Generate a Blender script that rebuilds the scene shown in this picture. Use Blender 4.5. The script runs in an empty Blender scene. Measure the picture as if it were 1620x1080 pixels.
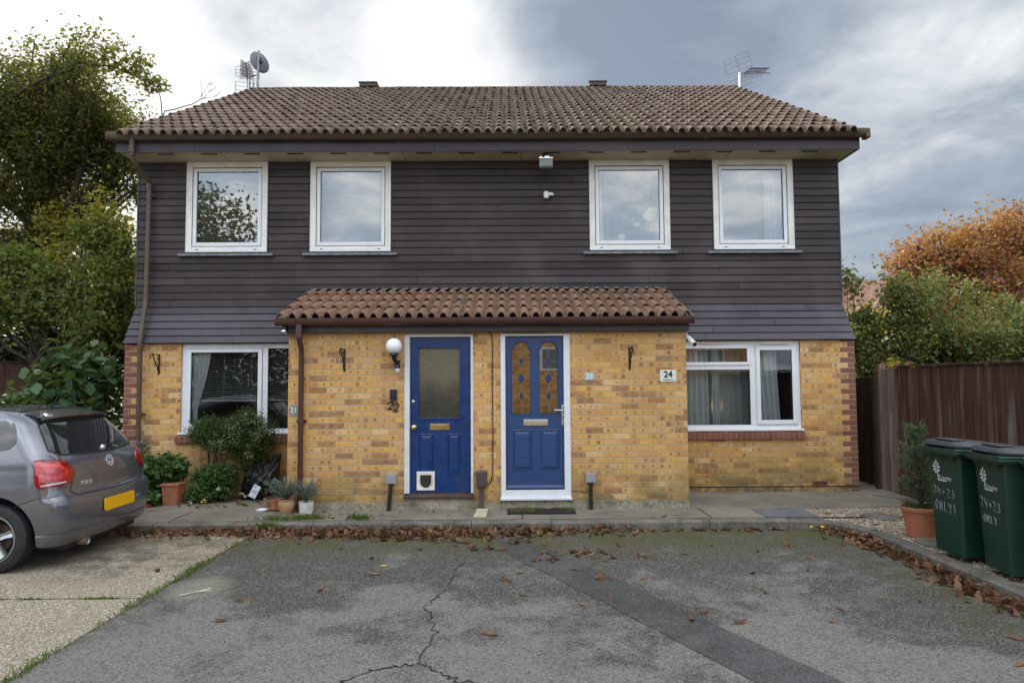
import bpy, bmesh, math, random
import numpy as np
from mathutils import Vector, Matrix
R=math.radians
random.seed(7); rng=np.random.default_rng(7)
scn=bpy.context.scene; COL=scn.collection
# ------------------------------------------------------------------ helpers
class MB:
    def __init__(s): s.v=[]; s.f=[]; s.m=[]
    def add(s,vs,fs,mi=0):
        b=len(s.v); s.v+= [tuple(p) for p in vs]; s.f+=[tuple(b+i for i in f) for f in fs]; s.m+=[mi]*len(fs); return s
    def box(s,x0,x1,y0,y1,z0,z1,mi=0):
        return s.add([(x0,y0,z0),(x1,y0,z0),(x1,y1,z0),(x0,y1,z0),(x0,y0,z1),(x1,y0,z1),(x1,y1,z1),(x0,y1,z1)],
            [(0,3,2,1),(4,5,6,7),(0,1,5,4),(1,2,6,5),(2,3,7,6),(3,0,4,7)],mi)
    def quad(s,a,b,c,d,mi=0): return s.add([a,b,c,d],[(0,1,2,3)],mi)
    def grid(s,rows,mi=0,closed=False):
        n=len(rows[0]); vs=[p for r in rows for p in r]; fs=[]
        for i in range(len(rows)-1):
            for j in range(n if closed else n-1):
                k=(j+1)%n; fs.append((i*n+j,i*n+k,(i+1)*n+k,(i+1)*n+j))
        return s.add(vs,fs,mi)
    def tube(s,pts,r,n=8,cap=True,mi=0):
        pts=[Vector(p) for p in pts]; rr=r if isinstance(r,(list,tuple)) else [r]*len(pts)
        rows=[]; up=None
        for i,p in enumerate(pts):
            t=(pts[min(i+1,len(pts)-1)]-pts[max(i-1,0)])
            if t.length<1e-9: t=Vector((0,0,1))
            t.normalize()
            if up is None:
                up=t.cross(Vector((0,0,1)) if abs(t.z)<.9 else Vector((1,0,0))).normalized()
            else:
                up=(up-t*up.dot(t)).normalized()
            w=t.cross(up)
            rows.append([p+(up*math.cos(a)+w*math.sin(a))*rr[i] for a in [2*math.pi*k/n for k in range(n)]])
        b=len(s.v); s.grid(rows,mi,True)
        if cap:
            s.f.append(tuple(b+k for k in range(n))[::-1]); s.m.append(mi)
            e=b+(len(pts)-1)*n; s.f.append(tuple(e+k for k in range(n))); s.m.append(mi)
        return s
    def lathe(s,prof,c=(0,0,0),n=24,axis='z',mi=0,cap=True):
        rows=[]
        for r,h in prof:
            row=[]
            for k in range(n):
                a=2*math.pi*k/n
                if axis=='z': row.append((c[0]+r*math.cos(a),c[1]+r*math.sin(a),c[2]+h))
                elif axis=='y': row.append((c[0]+r*math.cos(a),c[1]+h,c[2]+r*math.sin(a)))
                else: row.append((c[0]+h,c[1]+r*math.cos(a),c[2]+r*math.sin(a)))
            rows.append(row)
        b=len(s.v); s.grid(rows,mi,True)
        if cap:
            s.f.append(tuple(b+k for k in range(n))[::-1]); s.m.append(mi)
            e=b+(len(prof)-1)*n; s.f.append(tuple(e+k for k in range(n))); s.m.append(mi)
        return s
    def prism(s,poly,axis,a0,a1,mi=0):
        # poly: 2D points; axis 'x': (y,z) ; 'y': (x,z); 'z': (x,y)
        def mk(p,a): return (a,p[0],p[1]) if axis=='x' else ((p[0],a,p[1]) if axis=='y' else (p[0],p[1],a))
        n=len(poly); vs=[mk(p,a0) for p in poly]+[mk(p,a1) for p in poly]
        fs=[tuple(range(n))[::-1],tuple(range(n,2*n))]+[(i,(i+1)%n,n+(i+1)%n,n+i) for i in range(n)]
        return s.add(vs,fs,mi)
    def xf(s,M):
        s.v=[tuple(M@Vector(p)) for p in s.v]; return s
    def join(s,o,mi=None):
        b=len(s.v); s.v+=o.v; s.f+=[tuple(b+i for i in f) for f in o.f]; s.m+=(o.m if mi is None else [mi]*len(o.f)); return s
    def mesh(s,name,mats,smooth=None):
        me=bpy.data.meshes.new(name); me.from_pydata(s.v,[],s.f)
        for m in (mats if isinstance(mats,(list,tuple)) else [mats]): me.materials.append(m)
        if any(s.m): me.polygons.foreach_set('material_index',s.m)
        bm=bmesh.new(); bm.from_mesh(me); bmesh.ops.recalc_face_normals(bm,faces=bm.faces); bm.to_mesh(me); bm.free()
        if smooth is not None:
            me.shade_smooth()
            if smooth<179: me.set_sharp_from_angle(angle=R(smooth))
        me.update(); return me
def wm(o):
    m=o.matrix_basis.copy()
    if o.parent: m=wm(o.parent)@o.matrix_parent_inverse@m
    return m
def tag(o,label=None,cat=None,group=None,kind=None):
    if label: o['label']=label
    if cat: o['category']=cat
    if group: o['group']=group
    if kind: o['kind']=kind
    return o
def P(name,mb,mat,parent=None,smooth=None,world=True,bevel=0,label=None,recalc=True):
    me=mb.mesh(name,mat,smooth) if isinstance(mb,MB) else mb
    o=bpy.data.objects.new(name,me); COL.objects.link(o)
    if parent is not None:
        o.parent=parent
        if world: o.matrix_parent_inverse=wm(parent).inverted()
    if bevel:
        b=o.modifiers.new('b','BEVEL'); b.width=bevel; b.segments=2; b.limit_method='ANGLE'; b.angle_limit=R(40)
        b.harden_normals=False
    if label: o['label']=label
    return o
def PS(name,mb,mat,parent=None,**k):
    # one object for every separate piece of the mesh
    par=list(range(len(mb.v)))
    def fd(a):
        while par[a]!=a: par[a]=par[par[a]]; a=par[a]
        return a
    for f in mb.f:
        for i in f[1:]: par[fd(i)]=fd(f[0])
    gr={}
    for f,mi in zip(mb.f,mb.m): gr.setdefault(fd(f[0]),[]).append((f,mi))
    out=[]
    for g in gr.values():
        ids=sorted({i for f,_ in g for i in f}); mp={i:j for j,i in enumerate(ids)}; c=MB(); c.v=[mb.v[i] for i in ids]; c.f=[tuple(mp[i] for i in f) for f,_ in g]; c.m=[mi for _,mi in g]; out.append(P(name,c,mat,parent,**k))
    return out
def thing(name,label,cat,loc=(0,0,0),rz=0,group=None):
    o=bpy.data.objects.new(name,None); COL.objects.link(o); o.empty_display_size=.2
    o.location=loc; o.rotation_euler=(0,0,rz)
    return tag(o,label,cat,group)
def copy_tree(o,parent=None):
    c=o.copy(); COL.objects.link(c)
    if parent is not None: c.parent=parent
    for ch in list(o.children): copy_tree(ch,c)
    return c
def text(s,size,ext=.001,shear=0,align='CENTER',bold=0):
    cu=bpy.data.curves.new('t','FONT'); cu.body=s; cu.size=size; cu.extrude=ext; cu.align_x=align; cu.align_y='CENTER'; cu.shear=shear; cu.offset=bold
    cu.resolution_u=3
    o=bpy.data.objects.new('t',cu); COL.objects.link(o)
    dg=bpy.context.evaluated_depsgraph_get(); me=bpy.data.meshes.new_from_object(o.evaluated_get(dg))
    mb=MB(); mb.v=[tuple(v.co) for v in me.vertices]; mb.f=[tuple(p.vertices) for p in me.polygons]; mb.m=[0]*len(mb.f)
    bpy.data.objects.remove(o); bpy.data.curves.remove(cu); bpy.data.meshes.remove(me)
    return mb
# ------------------------------------------------------------------ materials
class NT:
    def __init__(s,name):
        s.mat=bpy.data.materials.new(name); s.mat.use_nodes=True; s.t=s.mat.node_tree; s.t.nodes.clear()
    def n(s,typ,**k):
        o=s.t.nodes.new(typ)
        for a,b in k.items(): setattr(o,a,b)
        return o
    def l(s,a,b): s.t.links.new(a,b)
    def put(s,inp,v):
        if isinstance(v,bpy.types.NodeSocket): s.l(v,inp)
        else:
            if inp.type=='RGBA' and len(v)==3: v=(*v,1)
            inp.default_value=v
    def math(s,op,a,b=0,c=0,clamp=False):
        o=s.n('ShaderNodeMath',operation=op,use_clamp=clamp); s.put(o.inputs[0],a); s.put(o.inputs[1],b); s.put(o.inputs[2],c); return o.outputs[0]
    def coord(s,k='Object'): return s.n('ShaderNodeTexCoord').outputs[k]
    def mapv(s,v,sc=(1,1,1),loc=(0,0,0)):
        o=s.n('ShaderNodeMapping'); s.put(o.inputs['Vector'],v); o.inputs['Scale'].default_value=sc; o.inputs['Location'].default_value=loc; return o.outputs[0]
    def sep(s,v):
        o=s.n('ShaderNodeSeparateXYZ'); s.l(v,o.inputs[0]); return o.outputs
    def comb(s,x=0,y=0,z=0):
        o=s.n('ShaderNodeCombineXYZ'); s.put(o.inputs[0],x); s.put(o.inputs[1],y); s.put(o.inputs[2],z); return o.outputs[0]
    def noise(s,v,scale,detail=4,rough=.55,dist=0):
        o=s.n('ShaderNodeTexNoise'); s.put(o.inputs['Vector'],v); o.inputs['Scale'].default_value=scale; o.inputs['Detail'].default_value=detail; o.inputs['Roughness'].default_value=rough; o.inputs['Distortion'].default_value=dist; return o.outputs['Fac']
    def voro(s,v,scale,feat='F1',out='Distance'):
        o=s.n('ShaderNodeTexVoronoi',feature=feat); s.put(o.inputs['Vector'],v); o.inputs['Scale'].default_value=scale; return o.outputs[out]
    def white(s,v):
        o=s.n('ShaderNodeTexWhiteNoise',noise_dimensions='3D'); s.put(o.inputs['Vector'],v); return o.outputs['Value']
    def mix(s,f,a,b,mode='MIX'):
        o=s.n('ShaderNodeMix',data_type='RGBA',blend_type=mode); s.put(o.inputs[0],f); s.put(o.inputs[6],a); s.put(o.inputs[7],b); return o.outputs[2]
    def ramp(s,f,stops,interp='LINEAR'):
        o=s.n('ShaderNodeValToRGB'); cr=o.color_ramp; cr.interpolation=interp
        while len(cr.elements)<len(stops): cr.elements.new(.5)
        for e,(p,c) in zip(cr.elements,stops):
            e.position=p; e.color=(*c,1) if not isinstance(c,(int,float)) else (c,c,c,1)
        s.put(o.inputs[0],f); return o.outputs[0]
    def rmap(s,v,a,b,c=0,d=1,smooth=True):
        o=s.n('ShaderNodeMapRange',interpolation_type='SMOOTHSTEP' if smooth else 'LINEAR'); s.put(o.inputs[0],v)
        for i,x in enumerate((a,b,c,d)): s.put(o.inputs[i+1],x)
        return o.outputs[0]
    def bump(s,h,st=.3,d=.01,nrm=None):
        o=s.n('ShaderNodeBump'); s.put(o.inputs['Height'],h); o.inputs['Strength'].default_value=st; o.inputs['Distance'].default_value=d
        if nrm is not None: s.l(nrm,o.inputs['Normal'])
        return o.outputs[0]
    def out(s,sh): o=s.n('ShaderNodeOutputMaterial'); s.l(sh,o.inputs[0]); return s.mat
    def bsdf(s,base,rough=.6,metal=0,normal=None,**k):
        o=s.n('ShaderNodeBsdfPrincipled'); s.put(o.inputs['Base Color'],base); s.put(o.inputs['Roughness'],rough); s.put(o.inputs['Metallic'],metal)
        if normal is not None: s.l(normal,o.inputs['Normal'])
        for a,b in k.items(): s.put(o.inputs[a.replace('_',' ')],b)
        return o.outputs[0]
def simple(name,c,rough=.5,metal=0,var=.15,scale=8,bump=.15,bs=60,spec=.5,**k):
    t=NT(name); co=t.coord(); n=t.noise(co,scale,5); n2=t.noise(co,bs,3)
    c2=tuple(min(1,x*(1+var)) for x in c); c1=tuple(x*(1-var) for x in c)
    col=t.mix(t.rmap(n,.3,.7),c1,c2)
    r=t.math('ADD',rough-.06,t.math('MULTIPLY',n,.12))
    nr=t.bump(n2,bump,.002) if bump else None
    return t.out(t.bsdf(col,r,metal,nr,Specular_IOR_Level=spec,**k))
def door_paint(name,c,rough):
    t=NT(name); co=t.coord(); n=t.noise(co,5,5,.6); ch=t.noise(co,38,2,.5); x,y,z=t.sep(co)
    col=t.mix(t.rmap(n,.3,.7),tuple(q*.85 for q in c),tuple(q*1.15 for q in c)); dirt=t.math('MULTIPLY',t.rmap(z,.75,.3),t.rmap(t.noise(co,6,5,.7),.45,.7)); col=t.mix(t.math('MULTIPLY',dirt,.25),col,(.10,.085,.06))
    chip=t.math('MULTIPLY',t.rmap(ch,.755,.77),t.rmap(t.noise(co,3,2),.5,.6)); col=t.mix(t.math('MULTIPLY',chip,.8),col,(.45,.46,.48))
    return t.out(t.bsdf(col,t.math('ADD',rough,t.math('MULTIPLY',n,.2)),0,t.bump(t.noise(t.mapv(co,(40,40,5)),1,4),.12,.002)))
def brick_mat(name,quoins=None,stain=True,red=False,soldier=False):
    t=NT(name); co=t.coord(); x,y,z=t.sep(co); g=t.n('ShaderNodeNewGeometry'); nx=t.sep(g.outputs['True Normal'])[0]
    side=t.math('GREATER_THAN',t.math('ABSOLUTE',nx),.5)
    u=t.math('ADD',t.math('MULTIPLY',x,t.math('SUBTRACT',1,side)),t.math('MULTIPLY',y,side))
    wob=t.math('MULTIPLY',t.math('SUBTRACT',t.noise(co,25,3),.5),.006)
    if soldier:
        bw,bh=.075,.30; zz=t.math('ADD',t.math('ADD',z,.06),wob)
    else:
        bw,bh=.225,.075; zz=t.math('ADD',t.math('ADD',z,10),wob)
    rv=t.math('DIVIDE',zz,bh); row=t.math('FLOOR',rv); v=t.math('FRACT',rv)
    u=t.math('ADD',u,wob)
    u1=t.math('ADD',t.math('DIVIDE',t.math('ADD',u,50),bw),0 if soldier else t.math('MULTIPLY',t.math('MODULO',row,2),.5))
    col=t.math('FLOOR',u1); uf=t.math('FRACT',u1)
    du=t.math('MULTIPLY',t.math('MINIMUM',uf,t.math('SUBTRACT',1,uf)),bw); dv=t.math('MULTIPLY',t.math('MINIMUM',v,t.math('SUBTRACT',1,v)),bh)
    dm=t.math('MINIMUM',du,dv) if not soldier else du
    mortar=t.rmap(dm,.0035,.0065,1,0)
    cell=t.comb(col,row,3.3); r1=t.white(cell); r2=t.white(t.comb(col,row,7.7))
    fine=t.noise(co,90,4,.7); med=t.noise(t.mapv(co,(1,1,2.5)),14,4)
    if red:
        base=t.ramp(r1,[(0,(.20,.075,.055)),(.5,(.25,.095,.065)),(1,(.16,.065,.055))])
    else:
        base=t.ramp(r1,[(0,(.57,.285,.085)),(.2,(.68,.40,.14)),(.4,(.74,.415,.115)),(.6,(.66,.415,.18)),(.8,(.60,.31,.135)),(1,(.78,.53,.25))])
        base=t.mix(t.rmap(med,.35,.75,0,.45),base,(.50,.24,.07))
        # dark kiss marks, two per brick face
        u2=t.math('MULTIPLY',u1,2); hc=t.math('FLOOR',u2); hf=t.math('FRACT',u2); r3=t.white(t.comb(hc,row,1.1))
        jit=t.math('MULTIPLY',t.math('SUBTRACT',t.white(t.comb(hc,row,4.4)),.5),.35)
        d1=t.math('MULTIPLY',t.math('ABSOLUTE',t.math('SUBTRACT',t.math('SUBTRACT',hf,.5),jit)),.11)
        d2=t.math('MULTIPLY',t.math('ABSOLUTE',t.math('SUBTRACT',v,.5)),.075)
        dd=t.math('POWER',t.math('ADD',t.math('POWER',d1,3),t.math('POWER',d2,3)),.333)
        dd=t.math('MULTIPLY',dd,t.math('ADD',.72,t.math('MULTIPLY',t.white(t.comb(hc,row,15.5)),.9)))
        dd=t.math('ADD',dd,t.math('MULTIPLY',t.math('SUBTRACT',t.noise(co,60,3),.5),.034))
        spot=t.math('MULTIPLY',t.rmap(dd,.010,.029,1,0),t.rmap(r3,.40,.55,0,t.math('ADD',.35,t.math('MULTIPLY',t.white(t.comb(hc,row,9.1)),.5)),False))
        sc=t.mix(t.rmap(r2,.6,.7),(.30,.105,.03),(.17,.085,.06))
        base=t.mix(spot,base,sc)
        # whole bricks streaked brown
        st=t.math('MULTIPLY',t.rmap(t.white(t.comb(col,row,21.7)),.82,.84),t.rmap(t.noise(t.mapv(co,(5,5,50)),3,3),.38,.55,.25,.85))
        base=t.mix(st,base,t.mix(r2,(.30,.12,.045),(.20,.11,.085)))
    base=t.mix(t.rmap(fine,.3,.75,0,.15),base,(.25,.15,.07) if not red else (.12,.04,.03))
    if quoins:
        par=t.math('MODULO',row,2); wv=t.math('ADD',.105,t.math('MULTIPLY',par,.11))
        a=t.math('LESS_THAN',x,t.math('ADD',quoins[0],wv)); b=t.math('GREATER_THAN',x,t.math('SUBTRACT',quoins[1],wv))
        q=t.math('MAXIMUM',a,b)
        base=t.mix(q,base,t.ramp(r1,[(0,(.20,.075,.055)),(.5,(.25,.10,.07)),(1,(.16,.07,.06))]))
    mort=t.mix(fine,(.34,.25,.15),(.50,.40,.26)) if not red else (.30,.22,.16)
    cc=t.mix(t.math('MULTIPLY',mortar,.8),base,mort)
    if stain:
        sn=t.noise(t.mapv(co,(1,1,1.6)),2.4,6,.65)
        m=t.math('MULTIPLY',t.rmap(z,.95,.12,0,1),t.rmap(sn,.36,.62))
        cc=t.mix(t.math('MULTIPLY',m,.75),cc,(.17,.14,.055))
        m2=t.math('MULTIPLY',t.rmap(z,.34,.10,0,1),t.rmap(t.noise(co,7,5,.7),.35,.6))
        cc=t.mix(t.math('MULTIPLY',m2,.7),cc,(.07,.06,.035))
        m3=t.math('MULTIPLY',t.rmap(z,.22,.12,0,1),t.rmap(t.noise(co,26,3,.7),.60,.66))
        cc=t.mix(t.math('MULTIPLY',m3,.7),cc,(.5,.47,.38))
    big=t.noise(co,.9,3); cc=t.mix(t.rmap(big,.35,.7,0,.14),cc,(.33,.21,.10))
    h=t.math('ADD',t.math('MULTIPLY',t.math('SUBTRACT',1,mortar),1),t.math('MULTIPLY',fine,.25))
    return t.out(t.bsdf(cc,.85,0,t.bump(h,.6,.006),Specular_IOR_Level=.25))
def board_mat(name,grey=0):
    t=NT(name); co=t.coord(); x,y,z=t.sep(co)
    row=t.math('FLOOR',t.math('DIVIDE',t.math('SUBTRACT',z,2.262),.1073))
    rr=t.white(t.comb(row,1,2)); seg=t.math('FLOOR',t.math('DIVIDE',t.math('ADD',x,t.math('MULTIPLY',rr,9)),3.4)); rs=t.white(t.comb(seg,row,5))
    g=t.noise(t.mapv(co,(.7,.7,22)),3,6,.7); g2=t.noise(t.mapv(co,(.5,1,5)),1.6,5,.7); 
    a=(.028,.0205,.021); b=(.076,.060,.061)
    if grey: a=(.044,.036,.042); b=(.098,.084,.095)
    col=t.mix(t.rmap(g,.25,.75),a,b); col=t.mix(t.math('MULTIPLY',rs,.75),col,tuple(q*.55 for q in a))
    col=t.mix(t.math('MULTIPLY',rr,.35),col,tuple(q*1.35 for q in b)); fd=t.rmap(t.noise(t.mapv(co,(1,1,.8)),.9,4,.6),.45,.7,0,.4); col=t.mix(fd,col,tuple(q*1.5 for q in b))
    col=t.mix(t.rmap(g2,.55,.8,0,.6),col,(.058,.036,.032) if not grey else (.045,.030,.030))
    sp=t.rmap(t.noise(co,45,2,.8),.77,.80); col=t.mix(t.math('MULTIPLY',sp,.35),col,(.3,.3,.28))
    jf=t.math('FRACT',t.math('DIVIDE',t.math('ADD',x,t.math('MULTIPLY',rr,9)),3.4))
    j=t.math('LESS_THAN',jf,.0022); col=t.mix(j,col,(.006,.006,.006))
    return t.out(t.bsdf(col,t.rmap(g,.2,.8,.4,.65),0,t.bump(g,.35,.004),Specular_IOR_Level=.25))
def tile_mat(name,px,cols,moss=.5,zb=0,dz=.165,x0=0,pan=.6):
    t=NT(name); co=t.coord(); x,y,z=t.sep(co)
    ux=t.math('DIVIDE',t.math('ADD',x,-x0+.0),px); cx=t.math('FLOOR',ux); pf=t.math('FRACT',ux); row=t.math('FLOOR',t.math('DIVIDE',t.math('SUBTRACT',z,zb),dz))
    r=t.white(t.comb(cx,row,1)); n=t.noise(co,9,6,.65); n2=t.noise(co,70,4,.7)
    c=t.ramp(r,cols); c=t.mix(t.rmap(n,.35,.75,0,.6),c,tuple(q*.55 for q in cols[1][1]))
    c=t.mix(t.rmap(n2,.45,.8,0,.25),c,(.27,.23,.18))
    pm=t.math('MULTIPLY',t.rmap(pf,.64,.76),t.rmap(pf,1.0,.93)); c=t.mix(t.math('MULTIPLY',pm,t.rmap(t.noise(co,6,5,.7),.3,.6,pan*.35,pan)),c,(.045,.042,.018))
    mm=t.noise(co,3.1,6,.7); m3=t.noise(co,28,4,.6)
    f=t.math('MULTIPLY',t.rmap(mm,.62-.16*moss,.80-.16*moss),t.rmap(m3,.42,.62)); c=t.mix(t.math('MULTIPLY',f,.75),c,(.085,.085,.022))
    lich=t.rmap(t.noise(co,33,3,.6),.70,.74); c=t.mix(t.math('MULTIPLY',lich,.28),c,(.42,.40,.32))
    return t.out(t.bsdf(c,.85,0,t.bump(t.math('ADD',n2,t.math('MULTIPLY',f,1.2)),.5,.006),Specular_IOR_Level=.25))
def leaf_mat(name,cols,trans=.4,rough=.5):
    t=NT(name); g=t.n('ShaderNodeNewGeometry'); oi=t.n('ShaderNodeObjectInfo')
    r=t.math('FRACT',t.math('ADD',g.outputs['Random Per Island'],oi.outputs['Random']))
    c=t.ramp(r,[(i/(len(cols)-1),q) for i,q in enumerate(cols)])
    big=t.noise(t.coord(),1.3,3); big2=t.noise(t.mapv(t.coord(),(1,1,1),(5,2,8)),.8,2); c=t.mix(t.rmap(big,.4,.65,0,.5),c,cols[0]); c=t.mix(t.rmap(big2,.5,.68,0,.4),c,cols[-1])
    b=t.bsdf(c,rough,0,Specular_IOR_Level=.35)
    if trans:
        tr=t.n('ShaderNodeBsdfTranslucent'); t.put(tr.inputs[0],t.mix(.35,c,(.5,.5,.06),'ADD')); mx=t.n('ShaderNodeMixShader'); mx.inputs[0].default_value=trans
        t.l(b,mx.inputs[1]); t.l(tr.outputs[0],mx.inputs[2]); return t.out(mx.outputs[0])
    return t.out(b)
def glass_mat(name,refl=.16,rough=.01,tint=(.86,.9,.88),bumpy=0):
    t=NT(name); lw=t.n('ShaderNodeFresnel'); lw.inputs[0].default_value=1.5
    f=t.math('MULTIPLY',lw.outputs[0],refl/.04,clamp=True)
    tr=t.n('ShaderNodeBsdfTransparent'); tr.inputs[0].default_value=(*tint,1)
    gl=t.n('ShaderNodeBsdfGlossy'); gl.inputs['Roughness'].default_value=rough; gl.inputs[0].default_value=(1,1,1,1)
    co=t.coord(); w=t.noise(co,.9,2)
    t.l(t.bump(w,.03,.01),gl.inputs['Normal'])
    mx=t.n('ShaderNodeMixShader'); t.l(f,mx.inputs[0]); t.l(tr.outputs[0],mx.inputs[1]); t.l(gl.outputs[0],mx.inputs[2])
    return t.out(mx.outputs[0])
M={}
XL,XR,YB,YW,YP=-5.53,5.005,9.85,9.97,8.65
M['brick']=brick_mat('yellow_brick',(XL,XR)); M['brickp']=brick_mat('porch_brick'); M['soldier']=brick_mat('red_sill_brick',red=True,stain=False,soldier=True)
M['board']=board_mat('dark_boards'); M['boardg']=board_mat('skylit_skirt_boards',1)  # skirt copy is lighter: sky catching its slope is put into the colour
M['tile']=tile_mat('roof_tile',.149855,[(0,(.115,.072,.052)),(.5,(.165,.11,.08)),(1,(.215,.15,.11))],.75,5.1,.158,-5.42,.85)
M['tilep']=tile_mat('porch_tile',.144444,[(0,(.22,.115,.07)),(.5,(.30,.17,.11)),(1,(.20,.125,.095))],.25,2.45,.13,-2.885,.6)
M['upvc']=simple('white_upvc',(.74,.75,.77),.3,var=.03,bump=.03); M['cream']=simple('cream_paint',(.76,.725,.65),.55,var=.10,scale=5,bump=.2)
M['whitewood']=simple('white_painted_wood',(.66,.66,.65),.5,var=.08,scale=6)
M['seal']=simple('black_seal',(.012,.012,.012),.6)
M['lead']=simple('grey_lead',(.17,.175,.18),.5,var=.3,scale=12)
M['soffit']=simple('soffit_board',(.46,.38,.28),.6,var=.12,scale=3,bump=.1); M['slot']=simple('dark_slot',(.015,.014,.013),.8)
def gutter_mat():
    t=NT('brown_gutter'); co=t.coord(); n=t.noise(t.mapv(co,(1,3,3)),2.2,6,.7); n2=t.noise(co,22,4,.65)
    c=t.mix(t.rmap(n2,.3,.7),(.075,.038,.032),(.105,.056,.046)); f=t.math('MULTIPLY',t.rmap(n,.40,.58),t.rmap(n2,.35,.6))
    c=t.mix(t.math('MULTIPLY',f,.85),c,(.085,.085,.03)); return t.out(t.bsdf(c,t.math('ADD',.35,t.math('MULTIPLY',f,.4)),0,t.bump(n2,.15,.002)))
M['gutter']=gutter_mat(); M['pgutter']=simple('porch_gutter_brown',(.075,.032,.024),.32,var=.12,scale=5,bump=.05)
M['fascia']=board_mat('fascia_paint',1)
M['glass']=glass_mat('window_glass',.075); M['glass2']=glass_mat('upper_window_glass',.24)
M['blue']=door_paint('blue_gloss_paint',(.004,.034,.135),.18); M['blue2']=simple('blue_composite_door',(.020,.055,.155),.38,var=.06,scale=30,bump=.25,bs=120)
M['brass']=simple('brass',(.62,.45,.20),.28,1,var=.15); M['steel']=simple('satin_steel',(.62,.63,.64),.25,1,var=.05,bump=.03)
M['black']=simple('black_iron',(.012,.012,.013),.45); M['blackpl']=simple('black_plastic',(.018,.018,.02),.4)
M['greypl']=simple('grey_plastic',(.28,.29,.31),.4,var=.06); M['brownpl']=simple('brown_plastic',(.075,.052,.045),.4,var=.1)
M['whitepl']=simple('white_plastic',(.72,.71,.68),.35,var=.04)
M['curtain']=simple('net_curtain',(.62,.64,.66),.9,var=.06); M['blind']=simple('venetian_blind',(.46,.48,.46),.6,var=.03,bump=0)
M['room']=simple('room_paint',(.35,.33,.30),.9); M['opal']=simple('opal_glass',(.86,.87,.90),.12,var=.02,bump=0)
M['darkwood']=simple('dark_brown_wood',(.075,.045,.035),.6,var=.3,scale=10)
M['terra']=simple('terracotta',(.36,.13,.065),.75,var=.2,scale=9,bump=.3); M['terral']=simple('pale_terracotta',(.42,.25,.13),.75,var=.25,scale=9,bump=.3)
M['soil']=simple('soil',(.03,.02,.013),.95,var=.4,bump=.8,bs=40)
def concrete(name,c,c2,sp=.35,scale=1.5,agg=140,moss=0,rough=.9):
    t=NT(name); co=t.coord(); x,y,z=t.sep(co); n=t.noise(co,scale,7,.65); f=t.noise(co,agg,3,.7); v=t.voro(co,agg*.7,out='Color'); vs=t.sep(v)[0]
    b=t.mix(t.rmap(n,.32,.68),c,c2); b=t.mix(t.rmap(vs,.2,.9,0,sp),b,tuple(min(1,q*1.9) for q in c2)); b=t.mix(t.rmap(f,.35,.6,sp*.9,0),b,tuple(q*.28 for q in c))
    st=t.noise(co,4.5,6,.75); b=t.mix(t.rmap(st,.58,.72,0,.55),b,tuple(q*.45 for q in c))
    if moss: b=t.mix(t.math('MULTIPLY',t.rmap(t.noise(co,5.5,6,.7),.5,.68),moss),b,(.055,.06,.02))
    return t.out(t.bsdf(b,rough,0,t.bump(t.math('ADD',f,vs),.5,.004),Specular_IOR_Level=.3))
M['pave']=concrete('pavement_concrete',(.135,.118,.09),(.235,.208,.165),.22,1.3,120,.5)
M['kerb']=concrete('kerb_concrete',(.085,.078,.065),(.19,.17,.145),.25,3,90,.5)
M['stepc']=concrete('step_concrete',(.15,.13,.09),(.34,.30,.22),.25,5,60,.6)
M['slabc']=concrete('cream_slab',(.40,.36,.24),(.50,.46,.33),.15,6,120)
M['stone']=concrete('mossy_stone',(.10,.10,.08),(.16,.15,.12),.2,6,90,.7)
M['cover']=concrete('cover_grey',(.10,.105,.105),(.15,.15,.15),.15,6,120,.2)
def drive_mat():
    t=NT('driveway_aggregate'); co=t.coord(); x,y,z=t.sep(co)
    v=t.n('ShaderNodeTexVoronoi'); t.put(v.inputs['Vector'],co); v.inputs['Scale'].default_value=120; cs=t.sep(v.outputs['Color'])
    b=t.ramp(cs[0],[(0,(.09,.072,.048)),(.3,(.22,.18,.125)),(.6,(.33,.275,.195)),(.85,(.44,.38,.285)),(1,(.66,.61,.52))])
    n=t.noise(co,1.1,6,.65); b=t.mix(t.rmap(n,.42,.7,0,.5),b,(.22,.18,.12))
    # oil and damp stain behind the parked car, and dark grime streaks
    dx=t.math('DIVIDE',t.math('ADD',x,3.7),.9); dy=t.math('DIVIDE',t.math('SUBTRACT',y,6.9),1.0)
    d=t.math('ADD',t.math('MULTIPLY',dx,dx),t.math('MULTIPLY',dy,dy)); m=t.math('MULTIPLY',t.rmap(d,1.6,.1),t.rmap(t.noise(co,3.5,6,.75),.40,.62))
    b=t.mix(t.math('MULTIPLY',m,.7),b,(.055,.045,.032))
    st=t.rmap(t.noise(t.mapv(co,(1.2,4,1)),3,6,.8),.63,.70); b=t.mix(t.math('MULTIPLY',st,.45),b,(.07,.055,.04))
    m=t.math('MULTIPLY',t.rmap(y,6.8,7.8),t.rmap(t.noise(co,4,6,.75),.40,.58)); b=t.mix(t.math('MULTIPLY',m,.7),b,(.085,.075,.035))
    return t.out(t.bsdf(b,.9,0,t.bump(v.outputs['Distance'],.6,.004),Specular_IOR_Level=.3))
M['drive']=drive_mat()
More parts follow.
